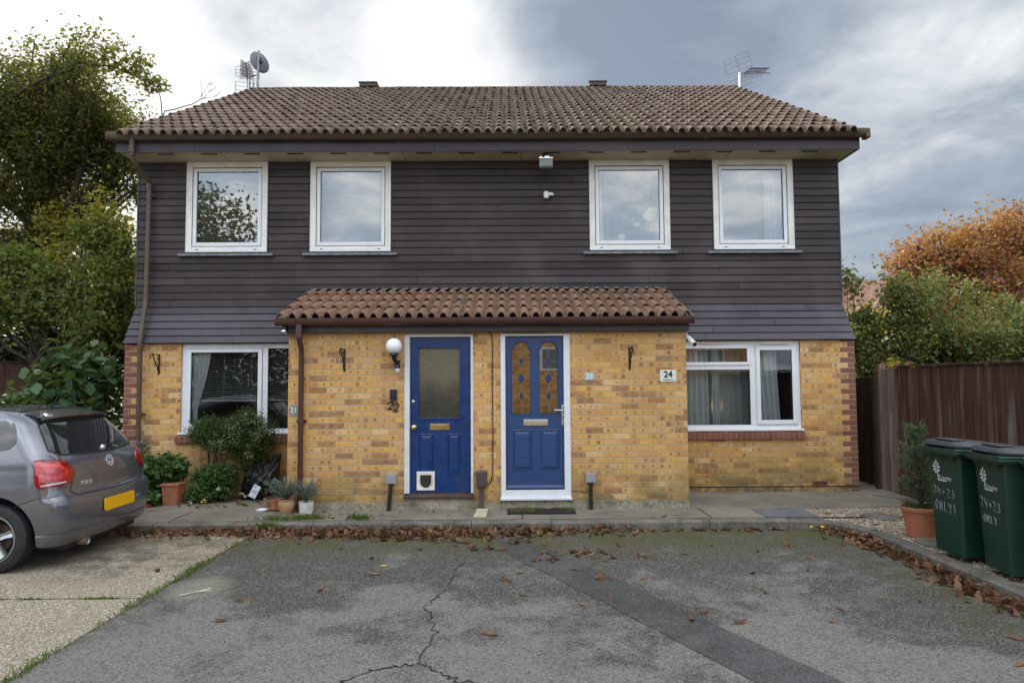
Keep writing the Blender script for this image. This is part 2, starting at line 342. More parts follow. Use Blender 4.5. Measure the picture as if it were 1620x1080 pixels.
def asphalt(name,lo,hi,mossy=True,thr=0):
    t=NT(name); co=t.coord(); x,y,z=t.sep(co)
    v=t.n('ShaderNodeTexVoronoi'); t.put(v.inputs['Vector'],co); v.inputs['Scale'].default_value=95; cs=t.sep(v.outputs['Color'])[0]
    n=t.noise(co,.75,8,.68,.4); n2=t.noise(t.mapv(co,(1,1,1),(7,3,0)),2.6,7,.72); f=t.noise(co,160,3,.7)
    k=t.math('ADD',t.math('MULTIPLY',n,.62),t.math('MULTIPLY',n2,.38))
    k=t.math('ADD',k,t.rmap(y,7.6,4.0,-.105,.045,False)) if mossy else k
    b=t.mix(t.rmap(k,.44+thr,.56+thr),lo,hi)
    b=t.mix(t.rmap(cs,.55,1,0,.5),b,tuple(q*1.8 for q in hi)); b=t.mix(t.rmap(cs,.35,0,0,.65),b,(.028,.027,.025))
    if mossy:
        m=t.math('MULTIPLY',t.rmap(y,6.35,7.6),t.rmap(t.noise(co,2.2,7,.7),.33,.60)); m2=t.math('MULTIPLY',t.rmap(x,2.6,3.7),t.rmap(t.noise(co,2.8,7,.75),.42,.62))
        m=t.math('MAXIMUM',m,t.math('MULTIPLY',m2,.8)); b=t.mix(t.math('MULTIPLY',m,t.rmap(f,.3,.6,.65,1)),b,(.072,.072,.014))
        # one pale round dried patch on the tarmac
        dx=t.math('DIVIDE',t.math('ADD',x,2.55),.28); dy=t.math('DIVIDE',t.math('SUBTRACT',y,5.75),.42)
        d=t.math('ADD',t.math('MULTIPLY',dx,dx),t.math('MULTIPLY',dy,dy)); b=t.mix(t.rmap(d,1,.1,0,.4),b,(.30,.28,.20))
    return t.out(t.bsdf(b,t.rmap(f,.3,.7,.7,.95),0,t.bump(t.math('ADD',v.outputs['Distance'],f),.65,.005),Specular_IOR_Level=.35))
M['asphalt']=asphalt('asphalt',(.064,.058,.048),(.172,.158,.138)); M['band']=asphalt('asphalt_patch',(.050,.048,.045),(.085,.082,.077),False)
M['crack']=simple('crack_fill',(.018,.019,.010),.95,var=.5,scale=20)
def gravel_mat():
    t=NT('gravel'); co=t.coord(); v=t.n('ShaderNodeTexVoronoi'); t.put(v.inputs['Vector'],co); v.inputs['Scale'].default_value=38; cs=t.sep(v.outputs['Color'])
    b=t.ramp(cs[0],[(0,(.16,.115,.075)),(.35,(.32,.24,.155)),(.7,(.46,.37,.255)),(1,(.64,.57,.46))]); e=t.rmap(v.outputs['Distance'],.4,.7,0,.7); b=t.mix(e,b,(.05,.04,.028))
    return t.out(t.bsdf(b,.9,0,t.bump(t.math('SUBTRACT',1,v.outputs['Distance']),1,.012)))
M['gravel']=gravel_mat()
def fence_mat(name,lo,hi,weather=.3):
    t=NT(name); co=t.coord(); x,y,z=t.sep(co); s=t.math('ADD',x,y)
    bd=t.white(t.comb(t.math('FLOOR',t.math('DIVIDE',y,.105)),t.math('FLOOR',t.math('DIVIDE',x,.5)),2)); g=t.noise(t.mapv(co,(30,30,1.3)),1,6,.7); g2=t.noise(t.mapv(co,(8,8,.5)),1,4,.6)
    c=t.mix(t.rmap(g,.3,.7),lo,hi); c=t.mix(t.math('MULTIPLY',bd,.5),c,tuple(q*.5 for q in lo)); c=t.mix(t.math('MULTIPLY',t.rmap(g2,.55,.75),weather),c,(.34,.30,.27))
    return t.out(t.bsdf(c,.8,0,t.bump(g,.5,.006),Specular_IOR_Level=.2))
M['fence']=fence_mat('fence_redbrown',(.045,.022,.015),(.13,.065,.045),.45); M['fenced']=fence_mat('fence_dark',(.035,.026,.017),(.085,.062,.042),.1); M['fencew']=fence_mat('fence_weathered',(.12,.08,.065),(.30,.24,.21),.8)
M['bark']=simple('bark',(.05,.040,.030),.9,var=.35,scale=14,bump=.8,bs=30); M['stem']=simple('green_stem',(.07,.09,.035),.7)
M['grass']=leaf_mat('grass_blades',[(.05,.10,.012),(.10,.17,.03),(.16,.20,.05)],.3)
M['litter']=leaf_mat('fallen_brown_leaves',[(.05,.024,.014),(.14,.062,.03),(.20,.092,.042),(.09,.042,.024),(.28,.155,.085),(.13,.052,.026)],.12,.6)
M['bin']=simple('dark_green_plastic',(.006,.034,.022),.40,var=.12,scale=4,bump=.12,bs=90); M['binlid']=simple('dark_grey_lid',(.035,.035,.042),.38,var=.12,scale=6)
M['chalk']=simple('white_chalk_mark',(.34,.37,.35),.9,var=.35,scale=60); M['white']=simple('white_print',(.75,.76,.75),.6,var=.03)
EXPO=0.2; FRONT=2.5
# ------------------------------------------------------------------ setting
def struct(name,mb,mat,**k): return tag(P(name,mb,mat,None,**k),kind='structure')
def sheet(poly,z): 
    m=MB(); m.add([(x,y,z) for x,y in poly],[tuple(range(len(poly)))]); return m
M['grassland']=simple('rough_grass',(.05,.07,.02),.95,var=.4,scale=.4)
struct('ground',sheet([(-400,-400),(400,-400),(400,500),(-400,500)],-.03),M['grassland'])
struct('road',MB().box(-22,3.85,-13,8.0,-.02,0),M['asphalt'])
def wavy(poly,step=.25,a=.012):
    o=[]
    for i in range(len(poly)):
        p,q=Vector(poly[i]),Vector(poly[(i+1)%len(poly)]); n=max(1,int((q-p).length/step))
        for k in range(n):
            w=p.lerp(q,k/n); o.append((w.x+random.uniform(-a,a),w.y+random.uniform(-a,a)))
    return o
struct('tarmac_patch',sheet(wavy([(-.12,7.35),(.36,7.05),(1.92,3.75),(3.2,1.2),(2.75,1.1),(1.45,3.75),(.0,6.75)]),.004),M['band'])
dv=MB(); dv.box(-14,-2.86,5.47,7.83,-.01,.012); dv.box(-14,-2.86,1.0,5.44,-.01,.010); struct('driveway',dv,M['drive'])
pv=MB(); pv.prism([(-14,8.0),(3.62,8.0),(3.30,8.62),(6.2,8.62),(6.2,20),(5.06,20),(5.06,9.9),(-14,9.9)],'z',-.02,.09)
struct('pavement',pv,M['pave'])
jt=MB()
for x in (-3.95,-1.9,.15,2.35): jt.box(x-.008,x+.008,8.02,8.62,.0,.0925)
jt.box(-14,5.8,8.005,8.02,.05,.0922); jt.prism([(5.0,9.5),(5.02,9.52),(5.55,8.8),(5.53,8.78)],'z',.05,.0925)
struct('pavement_joints',jt,M['crack'])
# kerb stones
def kerb(a,b,n,w=.13):
    m=MB(); a=Vector(a); b=Vector(b); d=(b-a)/n; t=Vector((-d.y,d.x)).normalized()*w
    for i in range(n):
        p=a+d*i+d*.004; q=a+d*(i+1)-d*.004; j=random.uniform(-.004,.004)
        c=t*.15
        prof=[(p,-.03),(p,.075+j),(p+c,.092+j),(p+t,.094+j),(p+t,-.03)]; prof2=[(q,-.03),(q,.075+j),(q+c,.092+j),(q+t,.094+j),(q+t,-.03)]
        vs=[(u.x,u.y,z) for u,z in prof]+[(u.x,u.y,z) for u,z in prof2]
        m.add(vs,[(0,1,2,3,4),(9,8,7,6,5)]+[(k,(k+1)%5,5+(k+1)%5,5+k) for k in range(5)])
    return m
kb=kerb((-14,7.86),(3.18,7.86),19); kb.join(kerb((3.18,7.86),(3.62,7.70),1)); kb.join(kerb((3.62,7.70),(3.80,7.30),1)); kb.join(kerb((3.80,7.30),(3.83,-6),15))
struct('kerb',kb,M['kerb'],smooth=30)
gv=MB().prism([(3.62,8.0),(3.30,8.62),(5.6,8.62),(5.2,-6),(3.90,-6),(3.90,7.3),(3.78,7.75)],'z',-.02,.078)
struct('gravel_bed',gv,M['gravel'])
# loose pebbles
pb=MB()
for i in range(900):
    x=random.uniform(3.95,5.2); y=random.uniform(4.4,8.6); 
    if x<3.95 or (y>8.0 and x<3.7+ (8.62-y)*.1): continue
    r=random.uniform(.008,.018); c=(x,y,.08+r*.3)
    vs=[(c[0]+r*dx*random.uniform(.7,1.3),c[1]+r*dy*random.uniform(.7,1.3),c[2]+r*.6*dz) for dx,dy,dz in ((1,0,0),(0,1,0),(-1,0,0),(0,-1,0),(0,0,1),(0,0,-1))]
    pb.add(vs,[(0,1,4),(1,2,4),(2,3,4),(3,0,4),(1,0,5),(2,1,5),(3,2,5),(0,3,5)])
pm=leaf_mat('pebble_colours',[(.12,.08,.05),(.36,.27,.18),(.55,.47,.36),(.30,.20,.13),(.7,.65,.56)],0,.8)
tag(P('gravel_pebbles',pb,pm),kind='stuff',label='loose tan pebbles on the gravel bed')
# cracks
def crack(pts,w=.012,sub=9,j=.03,z=.004):
    m=MB(); P2=[]
    for i in range(len(pts)-1):
        a,b=Vector(pts[i]),Vector(pts[i+1])
        for k in range(sub): P2.append(a.lerp(b,k/sub)+Vector((random.uniform(-j,j),random.uniform(-j,j))))
    P2.append(Vector(pts[-1]))
    for i in range(len(P2)-1):
        a,b=P2[i],P2[i+1]; t=(b-a).normalized(); n=Vector((-t.y,t.x)); w1=w*random.uniform(.3,1); w0=w if i==0 else w0
        m.add([(*(a-n*w0),z),(*(b-n*w1),z),(*(b+n*w1),z),(*(a+n*w0),z)],[(0,1,2,3)]); w0=w1
    return m
ck=crack([(-.52,5.75),(-.63,5.2),(-.50,4.7),(-.55,4.2)],.0065); ck.join(crack([(-.55,4.2),(-.78,4.12),(-1.05,3.85),(-1.5,3.7)],.007)); ck.join(crack([(-.55,4.2),(-.35,4.0),(-.1,3.85),(.3,3.7)],.007))
ck.join(crack([(-2.3,3.95),(-1.7,3.85),(-1.3,3.9)],.005)); ck.join(crack([(-.45,6.4),(-.52,5.75)],.005))
struct('tarmac_cracks',ck,M['crack'])
# grass tufts between tarmac and drive
gs=MB()
def blade(m,x,y,z,h,lean=.5):
    a=random.uniform(0,6.28); w=random.uniform(.0025,.005); dx,dy=math.cos(a),math.sin(a); l=h*random.uniform(.1,lean)
    m.add([(x-dy*w,y+dx*w,z),(x+dy*w,y-dx*w,z),(x+dx*l*.4+dy*w*.7,y+dy*l*.4-dx*w*.7,z+h*.6),(x+dx*l,y+dy*l,z+h),(x+dx*l*.4-dy*w*.7,y+dy*l*.4+dx*w*.7,z+h*.6)],[(0,1,2,3,4)])
y=2.6
while y<7.35:
    d=.5+.5*math.sin(y*2.3)+.35*math.sin(y*6.1+1); d=max(.12,d)
    for k in range(int(16*d)): blade(gs,-2.86+random.gauss(0,.022),y+random.uniform(0,.04),0,random.uniform(.015,.05),1.2)
    y+=.04 if y<5.6 else .045
for k in range(380):
    x=random.choice([-3.15,-3.2,-3.3,-3.75,-4.05,-4.3])+random.gauss(0,.05); blade(gs,x,5.455+random.gauss(0,.008),.0,random.uniform(.01,.035),1)
tag(P('grass_strip',gs,M['grass']),label='short green grass growing along the driveway edge',kind='stuff')
g2=MB()
for k in range(900): 
    c=random.choice([(-2.62,8.08,.16),(-2.35,8.12,.1),(-1.75,8.10,.07),(-2.75,7.86,.08)]); blade(g2,c[0]+random.gauss(0,c[2]),c[1]+random.gauss(0,.03),.09 if c[1]>8 else .05,random.uniform(.02,.075),1)
tag(P('grass_clump',g2,M['grass']),label='green grass clumps growing on the kerb in front of the small pots',kind='stuff')
# ------------------------------------------------------------------ house
H=thing('semi_detached_house','yellow brick and dark boarded house with brown tiled roof and blue doors','house',(-.26,YB,0))
def wall_holes(x0,x1,z0,z1,y,holes,th=.1):
    m=MB(); xs=sorted({x0,x1,*[h[0] for h in holes],*[h[1] for h in holes]}); zs=sorted({z0,z1,*[h[2] for h in holes],*[h[3] for h in holes]})
    ins=lambda cx,cz: any(a<cx<b and c<cz<d for a,b,c,d in holes)
    for i in range(len(xs)-1):
        for j in range(len(zs)-1):
            a,b,c,d=xs[i],xs[i+1],zs[j],zs[j+1]
            if ins((a+b)/2,(c+d)/2) or a<x0-1e-6 or b>x1+1e-6: continue
            m.quad((a,y,c),(b,y,c),(b,y,d),(a,y,d))
    for a,b,c,d in holes:
        m.quad((a,y,c),(a,y,d),(a,y+th,d),(a,y+th,c)); m.quad((b,y,c),(b,y+th,c),(b,y+th,d),(b,y,d)); m.quad((a,y,d),(b,y,d),(b,y+th,d),(a,y+th,d)); m.quad((a,y,c),(a,y+th,c),(b,y+th,c),(b,y,c))
    return m
ZB=2.275
WL=(-4.715,-2.95,.955,2.255); WR=(2.40,4.215,.955,2.25)
D2=(-1.32,-.453,.09,2.285); D3=(-.105,.772,.09,2.285)
m=wall_holes(XL,XR,-.05,ZB,YB,[WL,WR]); m.quad((XL,YB,-.05),(XL,YB,ZB),(XL,19,ZB),(XL,19,-.05)); m.quad((XR,YB,-.05),(XR,19,-.05),(XR,19,ZB),(XR,YB,ZB)); m.quad((XL,19,-.05),(XL,19,ZB),(XR,19,ZB),(XR,19,-.05))
me=m.mesh('ground_floor_wall',M['brick']); wallp=P('ground_floor_wall',me,None,H)
PL,PR=-2.787,2.250
m=wall_holes(PL,PR,-.05,2.31,YP,[D2,D3]); m.quad((PL,YP,-.05),(PL,YP,2.31),(PL,YB,2.31),(PL,YB,-.05)); m.quad((PR,YP,-.05),(PR,YB,-.05),(PR,YB,2.31),(PR,YP,2.31)); m.quad((PL,YP,2.31),(PR,YP,2.31),(PR,YB,2.31),(PL,YB,2.31))
P('porch_wall',m,M['brickp'],H)
# plinth course, damp course line, air brick
PS('plinth',MB().box(PL-.012,D2[0],YP-.014,YP-.002,.05,.185).box(D2[1],D3[0],YP-.014,YP-.002,.05,.18).box(D3[1],PR+.012,YP-.016,YP-.002,.05,.19),M['stepc'],H)
P('damp_course',MB().box(2.3,XR,YB-.004,YB-.001,.155,.168),M['slot'],H)
ab=MB().box(4.33,4.55,YB-.006,YB-.002,.175,.24); 
abo=P('air_brick',ab,M['soldier'],H); sl=MB()
for k in range(8): sl.box(4.345+.025*k,4.358+.025*k,YB-.0085,YB-.0062,.19,.226)
PS('vent_slot',sl,M['slot'],abo)
# weather boards in courses, wrapped round the sides, leaving the window openings
UW=[(-4.735,-3.545),(-2.912,-1.728),(1.205,2.390),(3.036,4.222)]; UZ=(3.605,4.955)
bd=MB(); bg=MB(); pit=.1073; nb=25; XBL,XBR=-5.445,4.893
def flare(z):
    t=max(0,min(1,(2.80-z)/(2.80-2.262))); return t
for i in range(nb):
    z0=2.262+pit*i; z1=min(z0+pit,4.96); t0,t1=flare(z0),flare(z1); mb_=bg if i<5 else bd
    def off(t,e): return YW-.17*t-e, XBL-.075*t-e*.6, XBR+.105*t+e*.6
    lip=.018
    yf0,xl0,xr0=off(t0,lip); yf1,xl1,xr1=off(t1,.002); yb0=off(t0,.0)[0]+.004
    segs=[(None,None)]
    if z1>UZ[0]+.02: 
        ed=[None]+[v for w in UW for v in w]+[None]; segs=[(ed[2*k],ed[2*k+1]) for k in range(5)]
    for a,b in segs:
        A0=xl0 if a is None else a; A1=xl1 if a is None else a; B0=xr0 if b is None else b; B1=xr1 if b is None else b
        # face, rounded nose and underside lip; tiny per-board unevenness
        j=random.uniform(-.0015,.0015)
        zm=z1-.013; ym=yf0+(yf1-yf0)*.80-.008*0-.0 if i<5 else yf0+.004; mb_.quad((A0,yf0+j,z0+.006),(B0,yf0-j,z0+.006),(B1,ym,zm),(A1,ym,zm)); mb_.quad((A1,ym,zm),(B1,ym,zm),(B1,yf1+.004,z1),(A1,yf1+.004,z1)); mb_.quad((A0,yf0+.005+j,z0),(B0,yf0+.005-j,z0),(B0,yf0-j,z0+.006),(A0,yf0+j,z0+.006)); mb_.quad((A0,yb0,z0),(B0,yb0,z0),(B0,yf0+.005,z0),(A0,yf0+.005,z0))
    for s,x0,x1 in ((-1,xl0,xl1),(1,xr0,xr1)):
        mb_.quad((x0,yf0,z0+.006),(x0,19,z0+.006),(x1,19,z1),(x1,yf1,z1)); mb_.quad((x0,yf0,z0+.006),(x0,19,z0+.006),(x0-s*lip,19,z0),(x0-s*lip,yf0+.01,z0))
    mb_.quad((xl0,19.01,z0),(xr0,19.01,z0),(xr1,19.01,z1),(xl1,19.01,z1))
P('weatherboarding',bd,M['board'],H); P('boarded_skirt',bg,M['boardg'],H)
PS('corner_trim',MB().box(XBR-.004,XBR+.018,YW-.022,YW+.02,2.83,4.95).box(XBL-.018,XBL+.004,YW-.022,YW+.02,2.83,4.95),M['boardg'],H)
P('skirt_soffit',MB().box(XBL-.06,XBR+.09,YB-.03,YW,2.255,2.261),M['slot'],H)
# interior so the panes have rooms behind them
rm=MB(); 
rm.box(XL+.3,XR-.3,13.0,13.1,0,5.0); rm.box(XL+.3,XR-.3,10.2,13,2.42,2.5); rm.box(XL+.3,XR-.3,10.2,13,.1,.14); rm.box(-.35,-.25,10.2,13,.14,4.9); rm.box(XL+.2,XL+.3,9.99,13.1,0,4.9); rm.box(XR-.3,XR-.2,9.99,13.1,0,4.9); rm.box(-1.4,1.0,10.1,10.15,.1,2.4)
P('interior_rooms',rm,M['room'],H)
# roof
EY,EZ,RY,RZ=9.30,5.135,14.3,7.955
def tiles(x0,x1,ey,ez,ry,rz,rows,px,amp,th=.028,ns=8,jit=.004,lipf=1):
    m=MB(); n=int(round((x1-x0)/px)); L=Vector((0,ry-ey,rz-ez)); nl=Vector((0,-L.z,L.y)).normalized()
    if nl.z<0: nl=-nl
    xs=[x0+(x1-x0)*k/(n*ns) for k in range(n*ns+1)]
    prof=[]
    for k in range(n*ns+1):
        a=(k%ns)/ns; prof.append(amp*(max(0,1-(2*a/.68-1)**2)**.62 if a<.68 else -.08*math.sin(math.pi*(a-.68)/.32)))
    for r in range(rows):
        tj=[random.uniform(-jit,jit) for _ in range(n+1)]; dj=[random.uniform(-jit,jit)*1.6 for _ in range(n+1)]
        p0=Vector((0,ey,ez))+L*(r/rows); p1=Vector((0,ey,ez))+L*((r+1.08)/rows if r<rows-1 else 1)
        lo=[];hi=[];un=[];mid=[];lip_=[]
        for k,x in enumerate(xs):
            c=min(n-1,k//ns); t=tj[c]; q=p0+L.normalized()*dj[c]
            rk=max(0,prof[k]/amp); e=th*(.10+.90*rk); lo.append(Vector((x,0,0))+q+nl*(prof[k]+e+t)); lip_.append(Vector((x,0,0))+q+nl*(prof[k]+e+t-.015)); un.append(Vector((x,0,0))+q+L.normalized()*.075+nl*(prof[k]*.9-.004)); hi.append(Vector((x,0,0))+p1+nl*(prof[k]*.9+.002)); mid.append(Vector((x,0,0))+q.lerp(p1,.5)+nl*(prof[k]*.97+th*.55+t*.6))
        m.grid([un,lip_]); m.grid([lip_,lo]); m.grid([lo,mid,hi])
    return m
rf=P('tiled_roof',tiles(-5.42,4.92,EY,EZ,RY,RZ,18,.15,.038,.034,10,.007),M['tile'],H,smooth=48)
P('back_roof_slope',tiles(-5.42,4.92,19.3,EZ,RY,RZ,18,.3,.03,ns=3),M['tile'],H,smooth=48)
rt=MB(); k=-5.42
while k<4.9:
    e=min(k+.44,4.92); rt.tube([(k,RY,RZ-.06),(e,RY,RZ-.06)],.10+random.uniform(-.004,.006),12); k+=.43
P('ridge_tile_row',rt,M['tile'],rf,smooth=50)
for a in (-3.15,1.75):
    P('ridge_vent',MB().box(a,a+.37,RY-.11,RY+.11,RZ+.02,RZ+.095).box(a-.015,a+.385,RY-.13,RY+.13,RZ+.095,RZ+.115),M['darkwood'],rf,bevel=.008)
vb=MB()
for x in (-5.40,4.87): vb.prism([(EY+.12,EZ-.04),(RY,RZ-.14),(RY,RZ+.0),(EY+.05,EZ+.02)],'x',x,x+.03); vb.prism([(RY,RZ-.14),(19.2,EZ-.1),(19.2,EZ+.02),(RY,RZ+.0)],'x',x,x+.03)
PS('bargeboard',vb,M['fascia'],H)
ga=MB()
for x in (XBL,XBR): ga.add([(x,YW,4.9),(x,19,4.9),(x,RY,RZ-.12)],[(0,1,2)])
PS('gable_wall',ga,M['board'],H)
FX0,FX1=-5.54,5.005
P('fascia',MB().box(FX0,FX1,9.50,9.525,4.948,5.155).box(FX1-.025,FX1,9.525,19.3,4.948,5.10).box(FX0,FX0+.025,9.525,19.3,4.948,5.10),M['fascia'],H)
so=P('soffit',MB().box(FX0+.026,FX1-.026,9.526,YW+.04,4.956,4.966).box(XBR+.02,FX1-.026,YW+.04,19,4.956,4.966).box(FX0+.026,XBL-.02,YW+.04,19,4.956,4.966),M['soffit'],H)
x=-5.0
while x<4.8:
    P('soffit_vent',MB().box(x,x+.23,9.585,9.63,4.951,4.9555),M['slot'],so); x+=.615
jj=MB()
for x in (-4.1,-1.5,.2,3.2): jj.box(x,x+.006,9.527,YW-.02,4.9535,4.9555)
PS('soffit_joint',jj,M['slot'],so)
def gutter(x0,x1,y,z,r,mat,nb,name,sag=0,dp=1.5):
    m=MB(); rows=[]
    for x in np.linspace(x0,x1,24):
        s=sag*math.sin((x-x0)/(x1-x0)*math.pi*3)
        row=[(x,y-r*math.cos(a),z-r*dp*math.sin(a)+s) for a in np.linspace(-.12,math.pi,11)]; row+=[(x,y+(r-.006)*math.cos(a)*1,z-(r-.006)*dp*math.sin(a)+s) for a in np.linspace(.0,math.pi,11)]
        rows.append(row)
    m.grid(rows,0,True)
    for x in (x0,x1): m.prism([(y-(r+.003)*math.cos(a),z-(r+.003)*dp*math.sin(a)) for a in np.linspace(0,math.pi,11)],'x',x-.012,x+.012)
    g=P(name,m,mat,H,smooth=40)
    for i in range(nb):
        x=x0+(x1-x0)*(i+.35+random.uniform(-.12,.12))/nb; b=MB()
        w=.012 if i%3 else .045
        rows=[[(xx,y-(r+.006)*math.cos(a),z-(r+.006)*dp*math.sin(a)) for a in np.linspace(-.1,math.pi,10)] for xx in (x-w,x+w)]; b.grid(rows)
        P('gutter_bracket' if i%3 else 'gutter_joint',b,mat,g,smooth=40)
    return g
gm=gutter(-5.60,5.075,9.425,5.188,.068,M['gutter'],12,'main_gutter',.004)
# overflow stub at the right end
P('gutter_corner',MB().box(5.03,5.10,9.36,9.5,5.07,5.15),M['gutter'],gm,bevel=.015)
dp=MB(); xd=-5.255
dp.tube([(-5.27,9.43,5.11),(-5.27,9.43,4.93)],.041,14); dp.tube([(-5.27,9.43,4.98),(-5.27,9.43,4.86),(-5.262,9.55,4.76),(-5.255,9.84,4.66),(-5.252,9.885,4.60),(-5.252,9.885,4.5)],.034,14)
dp.tube([(-5.252,9.885,4.55),(-5.255,9.87,2.9)],.034,14); dp.tube([(-5.255,9.87,2.9),(-5.255,9.74,2.25)],.034,14); dp.tube([(-5.255,9.74,2.3),(-5.255,9.76,.12)],.034,14)
for z,y in ((4.57,9.885),(2.22,9.745),(1.25,9.755)): dp.tube([(xd,y,z-.035),(xd,y,z+.035)],.041,14)
for z in (4.89,4.93,4.97): dp.tube([(-5.27,9.43,z-.008),(-5.27,9.43,z+.008)],.045,14)
d=P('downpipe',dp,M['gutter'],H,smooth=50)
PS('pipe_clip',MB().box(xd-.06,xd+.06,9.80,9.83,1.235,1.265).box(xd-.065,xd+.065,9.91,9.94,4.42,4.45),M['gutter'],d)
# porch roof
pr=P('porch_roof',tiles(-2.885,2.315,8.47,2.475,9.93,3.005,4,.1444,.046,.040,12,.008),M['tilep'],H,smooth=52)
P('lead_flashing',MB().grid([[(x,9.86,3.035+.012*math.sin(x*43)) for x in np.linspace(-2.88,2.31,150)],[(x,9.955,3.06) for x in np.linspace(-2.88,2.31,150)]]),M['lead'],pr,smooth=60)
ck_=MB()
for x in (-2.85,2.27): ck_.add([(x,8.56,2.40),(x,9.95,2.40),(x,9.95,2.98),(x,8.56,2.47)],[(0,1,2,3)])
PS('roof_cheek',ck_,M['boardg'],pr)
P('porch_fascia',MB().box(-2.835,2.27,8.545,8.57,2.312,2.47).box(-2.835,-2.81,8.57,9.8,2.312,2.47).box(2.245,2.27,8.57,9.8,2.312,2.47).box(-2.81,2.245,8.57,8.66,2.3125,2.318),M['board'],H)
gp=gutter(-2.885,2.30,8.475,2.472,.054,M['pgutter'],8,'porch_gutter')
dp=MB(); xq=-2.605
dp.tube([(xq,8.475,2.41),(xq,8.475,2.24)],.042,14); dp.tube([(xq,8.475,2.30),(xq,8.50,2.2),(xq,8.57,2.12),(xq,8.585,2.05),(xq,8.585,.15)],.033,14); dp.tube([(xq,8.585,.15),(xq,8.585,.09)],.05,14)
for z in (2.33,2.27): dp.tube([(xq,8.475,z-.01),(xq,8.475,z+.01)],.046,14)
dp.tube([(xq,8.585,1.17),(xq,8.585,1.24)],.04,14)
d=P('porch_downpipe',dp,M['pgutter'],H,smooth=50)
PS('pipe_clip',MB().box(xq-.06,xq+.06,8.61,8.64,1.19,1.22),M['pgutter'],d)
# ------------------------------------------------------------------ windows
def frame(m,x0,x1,z0,z1,y0,y1,w,wb=None,wt=None):
    wb=wb or w; wt=wt or w
    m.box(x0,x0+w,y0,y1,z0,z1); m.box(x1-w,x1,y0,y1,z0,z1); m.box(x0+w,x1-w,y0+.0005,y1,z0,z0+wb); m.box(x0+w,x1-w,y0+.0005,y1,z1-wt,z1); return m
def slats(x0,x1,z0,z1,y,pitch,w,tilt,mb=None):
    m=mb or MB(); z=z1; c,s=math.cos(tilt)*w/2,math.sin(tilt)*w/2
    while z>z0:
        m.quad((x0,y-c,z-s),(x1,y-c,z-s),(x1,y+c,z+s),(x0,y+c,z+s)); z-=pitch
    return m
def drape(x0,x1,z0,z1,y,folds,amp,x0b=None,x1b=None):
    x0b=x0 if x0b is None else x0b; x1b=x1 if x1b is None else x1b; n=folds*8; rows=[]
    for i in range(13):
        t=i/12; z=z1+(z0-z1)*t; s=t**1.4; a=x0+(x0b-x0)*s; b=x1+(x1b-x1)*s
        rows.append([(a+(b-a)*k/n,y+amp*math.sin(k/8*6.283+.6*math.sin(t*3+k*.13)),z) for k in range(n+1)])
    return MB().grid(rows)
def upper(i,x0,x1):
    z0,z1=UZ
    w=P('window',frame(MB(),x0,x1,z0,z1,YW-.030,YW+.07,.082,.078,.086),M['cream'],H,bevel=.004,label=['cream framed bedroom window at the left end with closed blind','cream framed bedroom window with pale blind reflecting sky','cream framed bedroom window with yellowish decoration behind glass','cream framed bedroom window at the right end with net curtain'][i])
    # white outer bead
    P('frame_bead',frame(MB(),x0-.001,x1+.001,z0-.001,z1-.02,YW-.038,YW-.030,.012,.05,.006),M['upvc'],w,bevel=.002)
    a0,a1,b0,b1=x0+.092,x1-.092,z0+.088,z1-.098
    P('sash',frame(MB(),a0,a1,b0,b1,YW-.022,YW+.05,.052,.055,.052),M['upvc'],w,bevel=.006)
    P('seal',frame(MB(),a0-.010,a1+.010,b0-.010,b1+.012,YW-.008,YW+.05,.0095),M['seal'],w)
    PS('drain_slot',MB().box(x0+.15,x0+.19,YW-.0405,YW-.0385,z0+.03,z0+.040).box(x1-.19,x1-.15,YW-.0405,YW-.0385,z0+.03,z0+.040),M['slot'],w)
    g=(a0+.052,a1-.052,b0+.055,b1-.052)
    P('glazing_seal',frame(MB(),g[0]-.001,g[1]+.001,g[2]-.001,g[3]+.001,YW+.0,YW+.03,.007),M['seal'],w)
    P('pane',MB().quad((g[0],YW+.01,g[2]),(g[1],YW+.01,g[2]),(g[1],YW+.01,g[3]),(g[0],YW+.01,g[3])),M['glass2'],w)
    if i<2: P('blind',slats(g[0]-.02,g[1]+.02,g[2]-.03,g[3],YW+.12,.030,.030,R(60 if i==1 else 38)),M['blind'],w)
    else:
        if i==2:
            P('curtain',drape(g[0]-.02,g[0]+.05,g[2]-.1,g[3]+.05,YW+.16,2,.012,g[0]-.02,g[0]+.09),M['curtain'],w,smooth=180)
            dm=MB(); 
            for cx,cz,rx,rz in ((.22,.40,.10,.07),(.27,.48,.08,.05),(.03,.27,.06,.035),(-.20,.08,.06,.05)):
                dm.lathe([(.001,-.01),(rx,0),(.001,.01)],(0,0,0),12,'y'); k=len(dm.v)-36
                cX=(g[0]+g[1])/2+.1+cx; dm.v[k:]=[(cX+v[0],YW+.13+v[1],g[2]+cz+v[2]*rz/rx) for v in dm.v[k:]]
            P('window_shape',dm,M['terral2'],w)  # flat pale yellow-green discs behind the pane
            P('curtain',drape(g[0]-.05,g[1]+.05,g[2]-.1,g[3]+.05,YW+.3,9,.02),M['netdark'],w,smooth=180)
        else:
            P('curtain',drape(g[1]-.22,g[1]+.04,g[2]-.1,g[3]+.05,YW+.14,4,.022),M['curtain'],w,smooth=180); P('curtain',drape(g[0]-.05,g[0]+.02,g[2]-.1,g[3]+.05,YW+.14,2,.012,g[0]-.05,g[0]+.06),M['curtain'],w,smooth=180)
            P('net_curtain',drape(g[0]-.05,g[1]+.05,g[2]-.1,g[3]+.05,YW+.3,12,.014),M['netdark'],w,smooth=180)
    P('sill',MB().prism([(YW-.075,3.543),(YW-.075,3.565),(YW+.02,3.607),(YW+.02,3.543)],'x',x0-.10,x1+.10),M['lead'],w,bevel=.003)
